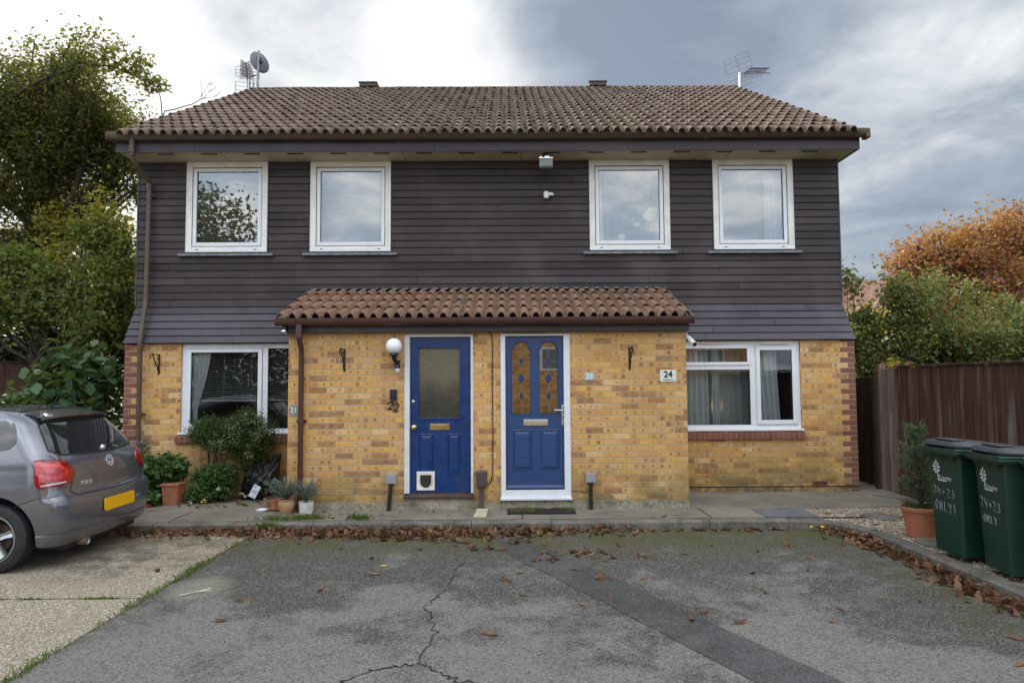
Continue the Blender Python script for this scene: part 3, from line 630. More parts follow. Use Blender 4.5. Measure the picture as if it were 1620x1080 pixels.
M['terral2']=simple('pale_yellow_green',(.52,.58,.36),.8); M['netmid']=simple('net_curtain_mid',(.42,.44,.45),.9,var=.05); M['netdark']=simple('grey_net',(.17,.185,.195),.9,var=.05)
for i,(a,b) in enumerate(UW): upper(i,a,b)
def glaze(w,x0,x1,z0,z1,y,mat='glass'):
    P('glazing_seal',frame(MB(),x0-.001,x1+.001,z0-.001,z1+.001,y-.008,y+.02,.006),M['seal'],w)
    P('pane',MB().quad((x0,y,z0),(x1,y,z0),(x1,y,z1),(x0,y,z1)),M[mat],w)
def soldier(x0,x1,w): P('brick_sill',MB().prism([(YB-.045,.838),(YB-.045,.925),(YB+.03,.95),(YB+.03,.838)],'x',x0,x1),M['soldier'],w,bevel=.003)
# left ground-floor window
x0,x1,z0,z1=WL; yf=YB+.03
w=P('window',frame(MB(),x0,x1,z0,z1,yf,yf+.07,.068,.075,.07).box(-3.555,-3.48,yf,yf+.07,z0+.075,z1-.07).box(x0-.02,x1,YB-.03,yf+.0,z0-.0,z0+.030),M['upvc'],H,bevel=.005,label='white ground-floor window with lowered blind behind bushes')
P('sash',frame(MB(),x0+.072,-3.56,z0+.08,z1-.075,yf-.018,yf+.05,.06,.06,.052),M['upvc'],w,bevel=.007)
PS('trickle_vent',MB().box(-4.02,-3.52,yf-.014,yf-.002,z1-.052,z1-.03),M['upvc'],w,bevel=.004)
glaze(w,x0+.132,-3.62,z0+.14,z1-.127,yf+.005); glaze(w,-3.48,x1-.068,z0+.075,z1-.07,yf+.02)
bl=slats(-4.60,-3.58,1.45,2.16,yf+.13,.028,.026,R(16)); slats(-3.52,-3.0,1.45,2.2,yf+.13,.028,.026,R(16),bl); bl.box(-4.60,-3.58,yf+.11,yf+.15,1.425,1.445); bl.box(-3.52,-3.0,yf+.11,yf+.15,1.425,1.445)
for xx in (-3.75,-4.15): bl.box(xx-.002,xx+.002,yf+.10,yf+.104,1.44,2.2)
P('blind',bl,M['blind'],w)
P('curtain',drape(-4.62,-4.33,1.32,2.2,yf+.09,5,.012,-4.60,-4.52),M['curtain'],w,smooth=180); P('curtain_tail',drape(-4.60,-4.52,1.05,1.33,yf+.09,2,.01),M['curtain'],w,smooth=180)
P('window_jar',MB().lathe([(.045,0),(.055,.03),(.05,.09),(.03,.1)],(-4.50,yf+.12,z0+.10),14),M['whitepl'],w,smooth=60)
soldier(x0-.055,x1+.2,w)
# right ground-floor window
x0,x1,z0,z1=WR
w=P('window',frame(MB(),x0,x1,z0,z1,yf,yf+.07,.07,.085,.07).box(3.49,3.575,yf,yf+.07,z0+.085,z1-.07).box(x0+.07,3.49,yf,yf+.069,1.835,1.915).box(x0,x1+.02,YB-.03,yf+.0,z0-.0,z0+.030),M['upvc'],H,bevel=.005,label='white ground-floor window with grey curtains under the right-hand boards')
P('sash',frame(MB(),3.575,x1-.055,z0+.09,z1-.075,yf-.018,yf+.05,.062),M['upvc'],w,bevel=.007); P('sash',frame(MB(),x0+.06,3.50,1.90,z1-.055,yf-.018,yf+.05,.05,.045,.055),M['upvc'],w,bevel=.007)
PS('trickle_vent',MB().box(2.78,3.18,yf-.034,yf-.019,z1-.046,z1-.026).box(3.65,4.05,yf-.034,yf-.019,z1-.046,z1-.026),M['cream'],w,bevel=.004)
glaze(w,x0+.07,3.49,z0+.085,1.835,yf+.02); glaze(w,x0+.11,3.45,1.945,z1-.11,yf+.005); glaze(w,3.637,x1-.117,z0+.152,z1-.137,yf+.005)
P('curtain',drape(2.35,2.95,z0,2.3,yf+.22,7,.03),M['curtain'],w,smooth=180); P('curtain',drape(3.0,3.1,z0,2.3,yf+.2,2,.02),M['curtain'],w,smooth=180); P('curtain',drape(3.55,3.95,z0,2.3,yf+.22,5,.03,3.62,4.02),M['curtain'],w,smooth=180)
P('net_curtain',drape(2.3,3.98,z0,2.3,yf+.4,18,.02),M['netmid'],w,smooth=180)
em=NT('lit_bulb'); e_=em.n('ShaderNodeEmission'); e_.inputs[0].default_value=(1,.55,.2,1); e_.inputs[1].default_value=9; M['bulb']=em.out(e_.outputs[0])
P('lit_bulb',MB().lathe([(.002,-.035),(.016,-.02),(.018,0),(.008,.03),(.001,.04)],(3.10,yf+.36,1.30),10),M['bulb'],w,smooth=80)
soldier(x0,x1+.03,w)
# ------------------------------------------------------------------ doors
def recess(m,x0,x1,z0,z1,y,d=.012,w=.018,raised=True):
    # raised-and-fielded panel: sunk moulding then a bevelled field
    a=[(x0,z0),(x1,z0),(x1,z1),(x0,z1)]; ins=lambda k:[(x0+k,z0+k),(x1-k,z0+k),(x1-k,z1-k),(x0+k,z1-k)]
    lv=[(a,y),(ins(w*.45),y-.004),(ins(w*.9),y+d),(ins(w*1.2),y+d),(ins(w*3.0),y-.0)]; rows=[[(p[0],yy,p[1]) for p in l] for l,yy in lv]
    m.grid(rows,0,True); b=len(m.v)-4; m.f.append((b,b+1,b+2,b+3)); m.m.append(0)
def leaf_with(x0,x1,z0,z1,y,th,holes,panels):
    hs=holes+panels; m=wall_holes(x0,x1,z0,z1,y,[tuple(h) for h in holes],th)
    m2=MB(); xs=sorted({x0,x1,*[q for h in hs for q in h[:2]]}); zs=sorted({z0,z1,*[q for h in hs for q in h[2:4]]})
    for i in range(len(xs)-1):
        for j in range(len(zs)-1):
            a,b,c,d=xs[i],xs[i+1],zs[j],zs[j+1]
            if any(h[0]<(a+b)/2<h[1] and h[2]<(c+d)/2<h[3] for h in hs): continue
            m2.quad((a,y,c),(b,y,c),(b,y,d),(a,y,d))
    for a,b,c,d in holes:
        m2.quad((a,y,c),(a,y,d),(a,y+th,d),(a,y+th,c)); m2.quad((b,y,c),(b,y+th,c),(b,y+th,d),(b,y,d)); m2.quad((a,y,d),(b,y,d),(b,y+th,d),(a,y+th,d)); m2.quad((a,y,c),(a,y+th,c),(b,y+th,c),(b,y,c))
    for h in panels: recess(m2,*h,y)
    m2.quad((x0,y,z0),(x0,y+th,z0),(x0,y+th,z1),(x0,y,z1)); m2.quad((x1,y,z0),(x1,y,z1),(x1,y+th,z1),(x1,y+th,z0)); m2.quad((x0,y,z0),(x1,y,z0),(x1,y+th,z0),(x0,y+th,z0)); m2.quad((x0,y,z1),(x0,y+th,z1),(x1,y+th,z1),(x1,y,z1))
    return m2
def obscure():
    t=NT('obscured_glass'); co=t.coord(); n=t.noise(t.mapv(co,(1,1,.28)),70,3,.6); big=t.noise(t.mapv(co,(1,1,.6)),3,3)
    zc=t.sep(co)[2]; c=t.mix(t.rmap(t.math('ADD',zc,t.math('MULTIPLY',big,.8)),1.7,2.3),(.022,.023,.018),(.13,.115,.07)); c=t.mix(t.rmap(n,.5,.75,0,.28),c,(.20,.19,.14))
    return t.out(t.bsdf(c,.22,0,t.bump(n,.8,.006),Specular_IOR_Level=.8))
M['obscure']=obscure()
# number 22
yl=YP+.045
D=P('door',leaf_with(-1.252,-.486,.293,2.252,yl,.044,[(-1.145,-.624,1.232,2.115)],[(-1.145,-.955,.50,1.03),(-.785,-.612,.50,1.03)]),M['blue'],H,label='royal blue wooden door with cat flap and brass letterbox')
P('door_frame',MB().box(-1.320,-1.255,YP-.006,YP+.10,.292,2.285).box(-.483,-.453,YP-.006,YP+.10,.292,2.285).box(-1.255,-.483,YP-.0055,YP+.10,2.255,2.285),M['whitewood'],D,bevel=.003,label='white painted wooden frame')
P('glazing_bead',frame(MB(),-1.170,-.600,1.208,2.14,yl-.012,yl+.002,.026),M['blue'],D,bevel=.005)
P('pane',MB().quad((-1.145,yl+.018,1.232),(-.624,yl+.018,1.232),(-.624,yl+.018,2.115),(-1.145,yl+.018,2.115)),M['obscure'],D)
lb=P('letterbox',MB().box(-1.005,-.755,yl-.007,yl,1.078,1.158).box(-.97,-.79,yl-.012,yl-.007,1.095,1.142),M['brass'],D,bevel=.003)
P('door_knob',MB().lathe([(.030,.0),(.030,-.006),(.012,-.012),(.012,-.035),(.026,-.045),(.030,-.058),(.022,-.070),(.001,-.074)],(-1.203,yl,1.115),20,'y'),M['brass'],D,smooth=50)
P('door_lock',MB().lathe([(.020,0),(.020,-.008),(.014,-.012),(.001,-.012)],(-1.215,yl,1.435),16,'y'),M['steel'],D,smooth=50)
cf=P('cat_flap',frame(MB(),-1.168,-.942,.325,.560,yl-.014,yl,.028).box(-1.140,-.970,yl-.012,yl-.001,.515,.533),M['cream2'] if 'cream2' in M else M['cream'],D,bevel=.004)
fl=[(-1.125,.515),(-.985,.515)]+[(-1.055+.07*math.cos(a),.44+.085*math.sin(a)-.0) for a in np.linspace(0,-math.pi,14)]
m=MB().prism([(-1.141,.353),(-.969,.353),(-.969,.516),(-1.141,.516)],'y',yl-.006,yl-.002); P('flap_surround',m,M['cream'],cf)
P('flap',MB().prism(fl,'y',yl-.009,yl-.0062),M['obscure'],cf); 
rr=[(-1.055+.078*math.cos(a),yl-.010,.44+.093*math.sin(a)) for a in np.linspace(0,-math.pi,18)]; P('flap_rim',MB().tube([(-.977,yl-.010,.52)]+rr+[(-1.133,yl-.010,.52)],.0055,6),M['whitepl'],cf,smooth=60)
P('threshold',MB().prism([(YP-.045,.235),(YP-.05,.262),(YP+.06,.292),(YP+.1,.292),(YP+.1,.235)],'x',-1.325,-.448),M['darkwood'],D,bevel=.004)
P('door_step',MB().box(-1.318,-.455,YP-.012,YP+.12,.05,.232),M['stepc'],H,label='worn concrete step below the left blue door')
# number 23
def arch_hole(x0,x1,zs,zt,n=9):
    xm=(x0+x1)/2; r=(x1-x0)/2; s=.022; rr=r-s
    return [(x1,zs)]+[(x1-s,zs)]+[(xm+rr*math.cos(a),zs+.02+(zt-zs-.02)*math.sin(a)) for a in np.linspace(0,math.pi,n)]+[(x0+s,zs)]+[(x0,zs)]
G=[(.038,.278),(.383,.625)]; gz0,gzs,gzt=1.272,2.095,2.19
y3=YP+.040
m=leaf_with(-.040,.688,.333,2.255,y3,.044,[(g[0],g[1],gz0,gzt) for g in G],[(.040,.292,.555,1.075),(.388,.640,.555,1.075)])
for g in G: # fill the corners above the arched heads
    A=arch_hole(g[0],g[1],gzs,gzt); xm=(g[0]+g[1])/2
    for half in (0,1):
        pts=[p for p in A if (p[0]>=xm-1e-6 if half==0 else p[0]<=xm+1e-6)]
        cx=g[1] if half==0 else g[0]
        for i in range(len(pts)-1): m.add([(cx,y3+.0003,gzt),(pts[i][0],y3+.0003,pts[i][1]),(pts[i+1][0],y3+.0003,pts[i+1][1])],[(0,1,2)]); m.add([(pts[i][0],y3,pts[i][1]),(pts[i+1][0],y3,pts[i+1][1]),(pts[i+1][0],y3+.03,pts[i+1][1]),(pts[i][0],y3+.03,pts[i][1])],[(0,1,2,3)])
D=P('door',m,M['blue2'],H,label='slate blue door with two arched leaded lights and steel handle')
P('door_frame',MB().box(-.105,-.045,YP-.010,YP+.10,.205,2.285).box(.693,.772,YP-.010,YP+.10,.205,2.285).box(-.045,.693,YP-.0095,YP+.10,2.26,2.285).box(-.045,.693,YP-.0095,YP+.10,.235,.325).box(-.115,.782,YP-.045,YP+.05,.205,.235),M['upvc'],D,bevel=.004,label='white plastic door frame')
for g in G:
    A=arch_hole(g[0],g[1],gzs,gzt)
    P('light_moulding',MB().tube([(p[0],y3-.001,p[1]) for p in [(g[1],gz0),*A,(g[0],gz0),(g[1],gz0)]],.0075,6),M['blue2'],D,smooth=60)
    gl=P('leaded_light',MB().quad((g[0],y3+.02,gz0),(g[1],y3+.02,gz0),(g[1],y3+.02,gzt),(g[0],y3+.02,gzt)),M['doorglass'] if 'doorglass' in M else glass_mat('leaded_glass',.17,.02,(.5,.5,.42)),D)
    xm=(g[0]+g[1])/2; ld=MB().box(xm-.003,xm+.003,y3+.012,y3+.018,gz0,gzt)
    for z in (1.50,1.73,1.935): ld.box(g[0],g[1],y3+.0125,y3+.0175,z-.003,z+.003)
    P('lead_came',ld,M['lead'],gl)
    dm=MB()
    for z,a,b in ((1.935,.030,.048),(1.72,.042,.068),(1.495,.030,.052)): dm.prism([(xm,z-b),(xm+a,z),(xm,z+b),(xm-a,z)],'y',y3+.008,y3+.012)
    PS('blue_diamond',dm,M['blue'],gl)
P('letterbox',MB().box(.182,.492,y3-.008,y3,1.125,1.205).box(.195,.479,y3-.013,y3-.008,1.140,1.190),M['steel'],D,bevel=.003)
h=P('door_handle',MB().box(.664,.690,y3-.012,y3,1.125,1.385),M['steel'],D,bevel=.005)
P('lever',MB().tube([(.677,y3,1.315),(.677,y3-.05,1.315),(.66,y3-.056,1.315),(.59,y3-.052,1.322),(.572,y3-.05,1.318)],[.011,.011,.011,.009,.008],10),M['steel'],h,smooth=60); P('key_cylinder',MB().lathe([(.009,0),(.009,-.016),(.001,-.017)],(.677,y3-.01,1.225),12,'y'),M['seal'],h,smooth=50)
P('drip_bar',MB().prism([(y3-.03,.345),(y3-.028,.355),(y3,.385),(y3,.345)],'x',-.038,.686),M['blue2'],D,bevel=.002)
P('door_step',MB().box(-.10,.767,YP-.008,YP+.12,.05,.204),M['stepc'],H,label='concrete step below the right blue door')
# ------------------------------------------------------------------ fixtures on the house
# globe wall lamp
L=thing('wall_lamp','white globe wall lamp with black arm and sensor left of the royal blue door','wall lamp',(-1.43,YP,2.0))
P('globe',MB().lathe([(.001,-.1)]+[(.1*math.sin(a),-.1*math.cos(a)) for a in np.linspace(.15,3.0,16)]+[(.001,.1)],(-1.435,8.525,2.135),24,cap=False),M['opal'],L,smooth=180)
P('lamp_arm',MB().lathe([(.03,-.03),(.058,-.012),(.052,.012),(.045,.02)],(-1.435,8.525,2.035),16).tube([(-1.435,8.525,2.02),(-1.425,8.54,1.96),(-1.40,8.60,1.91),(-1.40,8.645,1.90)],[.034,.028,.024,.03],10).box(-1.435,-1.375,8.615,8.648,1.86,1.96),M['black'],L,smooth=40)
P('sensor',MB().lathe([(.03,0),(.032,-.02),(.026,-.05),(.012,-.062),(.001,-.064)],(-1.40,8.60,1.86),14),M['whitepl'],L,smooth=60)
P('sensor_collar',MB().lathe([(.033,.0),(.033,.035),(.024,.05)],(-1.40,8.60,1.855),14),M['blackpl'],L,smooth=40)
o=P('key_safe',MB().box(-1.498,-1.412,8.61,8.648,1.465,1.595).box(-1.488,-1.422,8.604,8.61,1.49,1.585),M['blackpl'],None,bevel=.006); tag(o,'small black key safe box on the brick above the number 22','key safe')
# black 22
T=text('2',.155,.004,.28,bold=.0015).xf(Matrix.Translation((-1.505,8.642,1.388))@Matrix.Rotation(R(90),4,'X')); T.join(text('2',.155,.004,.28,bold=.0015).xf(Matrix.Translation((-1.435,8.642,1.362))@Matrix.Rotation(R(90),4,'X')))
for cx,cz in ((-1.505,1.388),(-1.435,1.362)): T.lathe([(.001,-.004),(.010,-.003),(.010,.003),(.001,.004)],(cx-.022,8.641,cz+.028),8,'y')
tag(P('house_number',T,M['black']),'black curly metal number 22 left of the royal blue door','house number')
def plate(name,label,cx,cz,w,h,y,mat,txt,size,tm,octo=False,bold=.001,sub=None):
    if octo: c=w*.28; poly=[(cx-w/2+c,cz-h/2),(cx+w/2-c,cz-h/2),(cx+w/2,cz-h/2+c),(cx+w/2,cz+h/2-c),(cx+w/2-c,cz+h/2),(cx-w/2+c,cz+h/2),(cx-w/2,cz+h/2-c),(cx-w/2,cz-h/2+c)]
    else: poly=[(cx-w/2,cz-h/2),(cx+w/2,cz-h/2),(cx+w/2,cz+h/2),(cx-w/2,cz+h/2)]
    o=P(name,MB().prism(poly,'y',y-.008,y-.001),mat,None,bevel=.0015); tag(o,label,'number plate')
    t=text(txt,size,.0008,0,bold=bold).xf(Matrix.Translation((cx,y-.0095,cz+(.014 if sub else 0)))@Matrix.Rotation(R(90),4,'X')); P('number',t,tm,o)
    if sub:
        m=MB(); x=cx-.068
        while x<cx+.066:
            wd=random.uniform(.003,.007); m.box(x,x+wd,y-.0092,y-.0085,cz-.058,cz-.058+random.choice([.009,.009,.013])); x+=wd+.002
        P('small_print',m,tm,o)
    return o
M['sage']=simple('sage_plate',(.20,.25,.22),.5,var=.1); M['sagel']=simple('pale_slate_plate',(.40,.47,.42),.5,var=.12,scale=20); M['paleplate']=simple('pale_glass_plate',(.66,.74,.66),.25,var=.05)
plate('number_plate','grey-green eight-sided plate with number 21 beside the porch downpipe',-2.71,1.338,.13,.135,YP,M['sage'],'21',.09,M['white'],True)
plate('number_plate','small grey slate plate with number 23 right of the slate blue door',1.02,1.743,.125,.098,YP,M['sagel'],'23',.088,M['white'],bold=.002)
p24=plate('number_plate','pale rectangular plate with bold black number 24 near the porch corner',2.015,1.745,.205,.150,YP,M['paleplate'],'24',.112,M['seal'],bold=.0035,sub=True)
PS('screw',MB().lathe([(.004,0),(.004,-.002),(.001,-.002)],(1.925,YP-.008,1.74),8,'y').lathe([(.004,0),(.004,-.002),(.001,-.002)],(2.105,YP-.008,1.74),8,'y'),M['steel'],p24)
# hanging basket brackets
def bracket(x,y,z,label):
    m=MB().box(x-.012,x+.012,y-.010,y-.001,z-.27,z+.02)
    m.tube([(x,y-.005,z),(x,y-.10,z+.012),(x,y-.20,z+.015),(x,y-.26,z-.005),(x,y-.265,z-.035),(x,y-.24,z-.045),(x,y-.228,z-.028)],.0075,8)
    n=14
    m.tube([(x+.006*math.cos(k*1.6),y-.01-.19*k/n,z-.24+.25*k/n+.006*math.sin(k*1.6)) for k in range(n+1)],.0085,8)
    m.tube([(x,y-.01,z-.06),(x,y-.05,z-.05),(x,y-.06,z-.02),(x,y-.04,z-.008)],.005,6)
    o=P('basket_bracket',m,M['black'],None,smooth=60); return tag(o,label,'wall bracket','black hanging basket brackets')
bracket(-5.03,YB,2.09,'black iron basket bracket beside the left corner downpipe'); bracket(-2.08,YP,2.09,'black iron basket bracket on the porch wall left of the globe lamp'); bracket(1.53,YP,2.09,'black iron basket bracket on the porch wall between numbers 23 and 24')
# floodlight, junction, cameras
F=thing('floodlight','grey square floodlight hanging under the eaves near the centre','floodlight',(.55,9.66,4.95))
P('lamp_head',MB().box(.455,.645,9.60,9.70,4.745,4.865),M['greypl'],F,bevel=.01); P('lens',MB().box(.470,.630,9.592,9.60,4.755,4.845),simple('floodlight_glass',(.16,.20,.17),.12,var=.1,bump=0),F,bevel=.003)
P('hood',MB().box(.448,.652,9.585,9.705,4.862,4.880).box(.46,.49,9.6,9.66,4.88,4.90).box(.53,.60,9.6,9.66,4.88,4.905),M['steel'],F,bevel=.003)
P('mount',MB().box(.51,.59,9.62,9.70,4.925,4.955).tube([(.55,9.66,4.93),(.55,9.67,4.87)],.028,10),M['blackpl'],F,bevel=.004)
C=thing('security_sensor','cream two-part sensor on the dark boards below the floodlight','sensor',(.58,9.93,4.42))
P('sensor_body',MB().lathe([(.036,-.045),(.04,-.02),(.04,.04),(.03,.055),(.001,.058)],(.565,9.905,4.415),16),M['whitepl'],C,smooth=50)
P('sensor_arm',MB().tube([(.58,9.905,4.43),(.655,9.90,4.43)],.026,12).tube([(.655,9.90,4.43),(.655,9.95,4.43)],.02,10),M['whitepl'],C,smooth=50)
C=thing('security_camera','white bullet security camera at the right corner of the porch','security camera',(2.26,8.62,2.20))
P('camera_body',MB().tube([(2.262,8.60,2.235),(2.275,8.56,2.205),(2.310,8.47,2.135)],[.022,.030,.032],14),M['whitepl'],C,smooth=50); P('camera_lens',MB().tube([(2.309,8.472,2.137),(2.316,8.455,2.124)],[.027,.024],14),M['seal'],C,smooth=50)
P('camera_mount',MB().tube([(2.252,8.62,2.25),(2.262,8.60,2.236)],.015,8).box(2.2505,2.258,8.59,8.65,2.22,2.28),M['whitepl'],C)
C=thing('security_camera','dark dome security camera under the left end of the porch gutter','security camera',(-2.80,8.56,2.36))
P('camera_dome',MB().lathe([(.001,-.045),(.025,-.038),(.04,-.015),(.042,.01),(.03,.02)],(-2.80,8.50,2.325),16,cap=False),M['steel'],C,smooth=60); P('camera_base',MB().box(-2.835,-2.765,8.47,8.544,2.345,2.375),M['blackpl'],C,bevel=.004)
# meter posts and brown box
def post(x,label,lean,g=None):
    t=thing('meter_post',label,'utility post',(x,8.60,.09),0,'grey topped pipe posts against the porch')
    P('pipe',MB().tube([(-.012+lean,0,-.02),(0,.0,.345)],.024,10),M['blackpl'],t,smooth=50,world=False); P('grey_box',MB().box(-.062,.062,-.035,.04,.335,.452),M['greypl'],t,world=False,bevel=.006); return t
post(-1.475,'grey topped black pipe post left of the royal blue door',-.022); post(1.012,'grey topped black pipe post right of the slate blue door',.012)
B=thing('meter_box','brown plastic service box on a short pipe between the two doors','meter box',(-.35,8.60,.09))
P('box_cover',MB().box(-.415,-.282,8.565,8.648,.375,.575),M['brownpl'],B,bevel=.014); P('box_pipe',MB().box(-.375,-.325,8.59,8.64,.07,.385),M['brownpl'],B,bevel=.006)
cb=[(-.245,8.645,2.31),(-.215,8.642,2.27),(-.205,8.642,2.15),(-.210,8.642,1.6),(-.206,8.642,1.0),(-.212,8.642,.5),(-.25,8.64,.40),(-.285,8.63,.41)]
tag(P('wall_cable',MB().tube(cb,.006,6),M['seal'],None,smooth=60),'thin black cable running down the brick between the two doors','cable')
tag(P('post_cable',MB().tube([(.775,8.64,.31),(.86,8.64,.315),(.93,8.64,.295),(.975,8.63,.31),(1.0,8.56,.345),(1.012,8.57,.42)],.004,6),M['seal'],None,smooth=60),'thin black wire looping to the right grey topped post','cable')
s_=P('slab',MB().prism([(-.43,8.10),(-.275,8.09),(-.265,8.56),(-.40,8.57)],'z',.092,.118),M['slabc'],None,bevel=.006); tag(s_,'cream stone slab lying on the pavement below the brown service box','paving slab')
# doormat
mt=MB().box(-.03,.80,8.30,8.60,.0905,.100)
for k in range(42): mt.box(-.02+k*.0195,-.012+k*.0195,8.31,8.59,.100,.110)
for k in range(9): mt.box(-.02,.79,8.315+k*.032,8.320+k*.032,.100,.109)
D=P('doormat',mt,M['blackpl']); tag(D,'black ribbed doormat with moss below the slate blue door','doormat')
mo=MB()
for k in range(1500):
    x=random.uniform(-.03,.80); y=random.uniform(8.32,8.62)
    if math.sin(x*9)+math.sin(x*23+y*30)*.5+ (y-8.47)*9<.2: continue
    r=random.uniform(.004,.010); mo.add([(x-r,y,.103),(x,y-r,.103),(x+r,y,.103),(x,y+r,.103),(x,y,.118+r*.6)],[(0,1,4),(1,2,4),(2,3,4),(3,0,4)])
mossm=leaf_mat('moss',[(.05,.06,.01),(.09,.10,.018),(.13,.12,.03)],0,.9); P('moss',mo,mossm,D)
# moss cushions in the roof valleys
def mossbits(n,x0,x1,ey,ez,ry,rz,px,prt,t0,t1,rs):
    m=MB()
    for k in range(n):
        c=random.randint(0,int((x1-x0)/px)-1); x=x0+px*(c+.81)+random.gauss(0,.014); t=random.triangular(t0,t1,t0)
        y=ey+(ry-ey)*t; z=ez+(rz-ez)*t+.012; r=random.uniform(*rs)
        vs=[(x+r*random.uniform(.6,1.2)*math.cos(a),y+r*1.5*random.uniform(.6,1.2)*math.sin(a),z) for a in np.linspace(0,5.2,6)]+[(x,y-.004,z+r*.8)]
        m.add(vs,[(i,(i+1)%6,6) for i in range(6)])
    return P('moss',m,mossm,prt,smooth=180)
mossbits(170,-2.885,2.315,8.47,2.475,9.93,3.005,.1444,pr,0.01,.75,(.010,.026)); mossbits(1100,-5.42,4.92,EY,EZ,RY,RZ,.15,rf,0.0,.95,(.010,.026))
# ------------------------------------------------------------------ dish and aerials behind the ridge
S=thing('satellite_dish','grey satellite dish seen from behind on a mast at the left ridge','satellite dish',(-5.24,14.0,7.6))
P('mast',MB().tube([(-5.235,14.0,7.2),(-5.235,14.0,8.2),(-5.22,14.0,8.66)],.022,10),M['greypl'],S,smooth=60)
rows=[]
for i in range(8):
    t=i/7; rows.append([(.24*t*math.cos(a)*.92,.07*(1-t*t),.255*t*math.sin(a)) for a in np.linspace(0,2*math.pi,28,endpoint=False)])
ds=MB().grid(rows,0,True); ds.xf(Matrix.Translation((-5.245,14.12,8.46))@Matrix.Rotation(R(48),4,'Z')@Matrix.Rotation(R(24),4,'Y')@Matrix.Rotation(R(-15),4,'X')@Matrix.Scale(-1,4,(0,1,0)))
dd=P('dish',ds,simple('dish_grey',(.10,.11,.13),.5,var=.08),S,smooth=180); so_=dd.modifiers.new('s','SOLIDIFY'); so_.thickness=.008
P('dish_bracket',MB().box(-5.30,-5.17,13.99,14.09,8.40,8.50).tube([(-5.22,14.0,8.46),(-5.12,13.97,8.40)],.018,8).tube([(-5.235,14.0,8.14),(-5.40,14.05,8.12)],.012,8),M['blackpl'],S,bevel=.006)
def aerial(M_,label,n=12):
    t=thing('tv_aerial',label,'tv aerial',M_.translation); 
    b=MB().tube([(0,0,0),(0,-.95,0)],.012,6).tube([(0,.05,0),(0,-.95,0.004)],.010,4).xf(M_); P('boom',b,M['greypl'],t)
    e=MB()
    for k in range(n):
        y=-.12-k*.072; h=.15-.004*k
        for s in (-1,1):
            e.tube([(0,y,0),(h*s,y-.03,.05)],.0045,4); e.tube([(0,y,0),(h*s,y-.03,-.05)],.0045,4); e.tube([(h*s,y-.03,.05),(h*s*.5,y-.01,.045),(0,y,0)],.004,4)
    e.xf(M_); P('director_rods',e,M['blackpl'],t)
    g=MB()
    for s in (1,-1):
        for x in (-.24,.24): g.tube([(x,.0,.05*s),(x,.06,.30*s)],.006,4)
        g.tube([(0,.0,.03*s),(0,.06,.30*s)],.008,4)
        for k in range(4): z=(.06+.08*k)*s; g.tube([(-.24,.0+.06*k/3,z),(.24,.0+.06*k/3,z)],.0045,4)
    g.xf(M_); P('reflector_grid',g,M['greypl'],t); return t
a=aerial(Matrix.Translation((-5.43,13.95,8.00))@Matrix.Rotation(R(19),4,'Z')@Matrix.Rotation(R(2),4,'X')@Matrix.Scale(.96,4),'silver tv aerial pointing at the viewer on the left end of the roof')
P('mast',MB().tube([(-5.40,14.0,7.2),(-5.40,14.0,8.1)],.018,8).tube([(-5.33,14.02,7.2),(-5.33,14.02,8.0)],.016,8),M['greypl'],a,smooth=60)
a=aerial(Matrix.Translation((4.91,14.0,8.12))@Matrix.Rotation(R(128),4,'Z')@Matrix.Rotation(R(-17),4,'X')@Matrix.Scale(1.22,4),'silver tv aerial pointing up and right on the right end of the roof',10)
P('mast',MB().tube([(4.86,13.95,7.2),(4.88,13.96,7.9),(4.90,14.0,8.14)],.02,10),M['steel'],a,smooth=60)
# ------------------------------------------------------------------ fences
def board_fence(name,label,a,b,z0,z1,mat,cap=None,pitch=.1,postm=None,posts=1.8,jit=.012,rail=True):
    a=Vector(a); b=Vector(b); L=(b-a).length; d=(b-a)/L; nn=Vector((-d.y,d.x)); F=thing(name,label,'fence',(a.x,a.y,z0)); m=MB(); s=0; k=0
    while s<L:
        w=min(pitch*1.18,L-s+.02); o=.010 if k%2 else 0; zt=z1+random.uniform(-jit,jit); p=a+d*s+nn*o; q=a+d*(s+w)+nn*(o+.008); th=nn*.012
        vs=[(*p,z0),(*q,z0),(*(q+th),z0),(*(p+th),z0),(*p,zt),(*q,zt),(*(q+th),zt),(*(p+th),zt)]
        m.add(vs,[(0,3,2,1),(4,5,6,7),(0,1,5,4),(1,2,6,5),(2,3,7,6),(3,0,4,7)]); s+=pitch; k+=1
    P('boards',m,mat,F)
    def bar(s0,s1,n0,n1,za,zb):
        p=a+d*s0+nn*n0; q=a+d*s1+nn*n0; r=a+d*s1+nn*n1; t=a+d*s0+nn*n1; mb=MB(); mb.prism([tuple(p),tuple(q),tuple(r),tuple(t)],'z',za,zb); return mb
    if cap: P('capping_rail',bar(-.02,L,-.025,.055,z1+.012,z1+.04),cap,F,bevel=.004)
    s=0
    while s<=L+.01 and postm: P('fence_post',bar(s-.05,s+.05,.03,.13,z0,z1+.03),postm,F,bevel=.006); s+=posts
    return F,bar
Fr,bar=board_fence('board_fence','tall red-brown close-board fence behind the green bins',(5.10,-1.0),(5.44,9.55),.05,1.835,M['fence'],M['fence'],.1,None,1.8)
wf=MB()
Fw,bw=board_fence('fence_panel','weathered grey-streaked fence end panel behind the potted conifer',(5.441,9.56),(5.455,9.93),.05,1.835,M['fencew'],None,.1)
P('fence_post',MB().box(5.40,5.50,9.945,10.05,.05,1.90),M['fence2p'] if 'fence2p' in M else fence_mat('post_wood',(.13,.075,.05),(.24,.15,.11),.3),Fw,bevel=.006)
board_fence('board_fence','dark weathered fence along the side path beside the right brick corner',(5.50,10.06),(6.1,19),.05,1.70,M['fenced'],None,.14,M['fenced'],2.4)
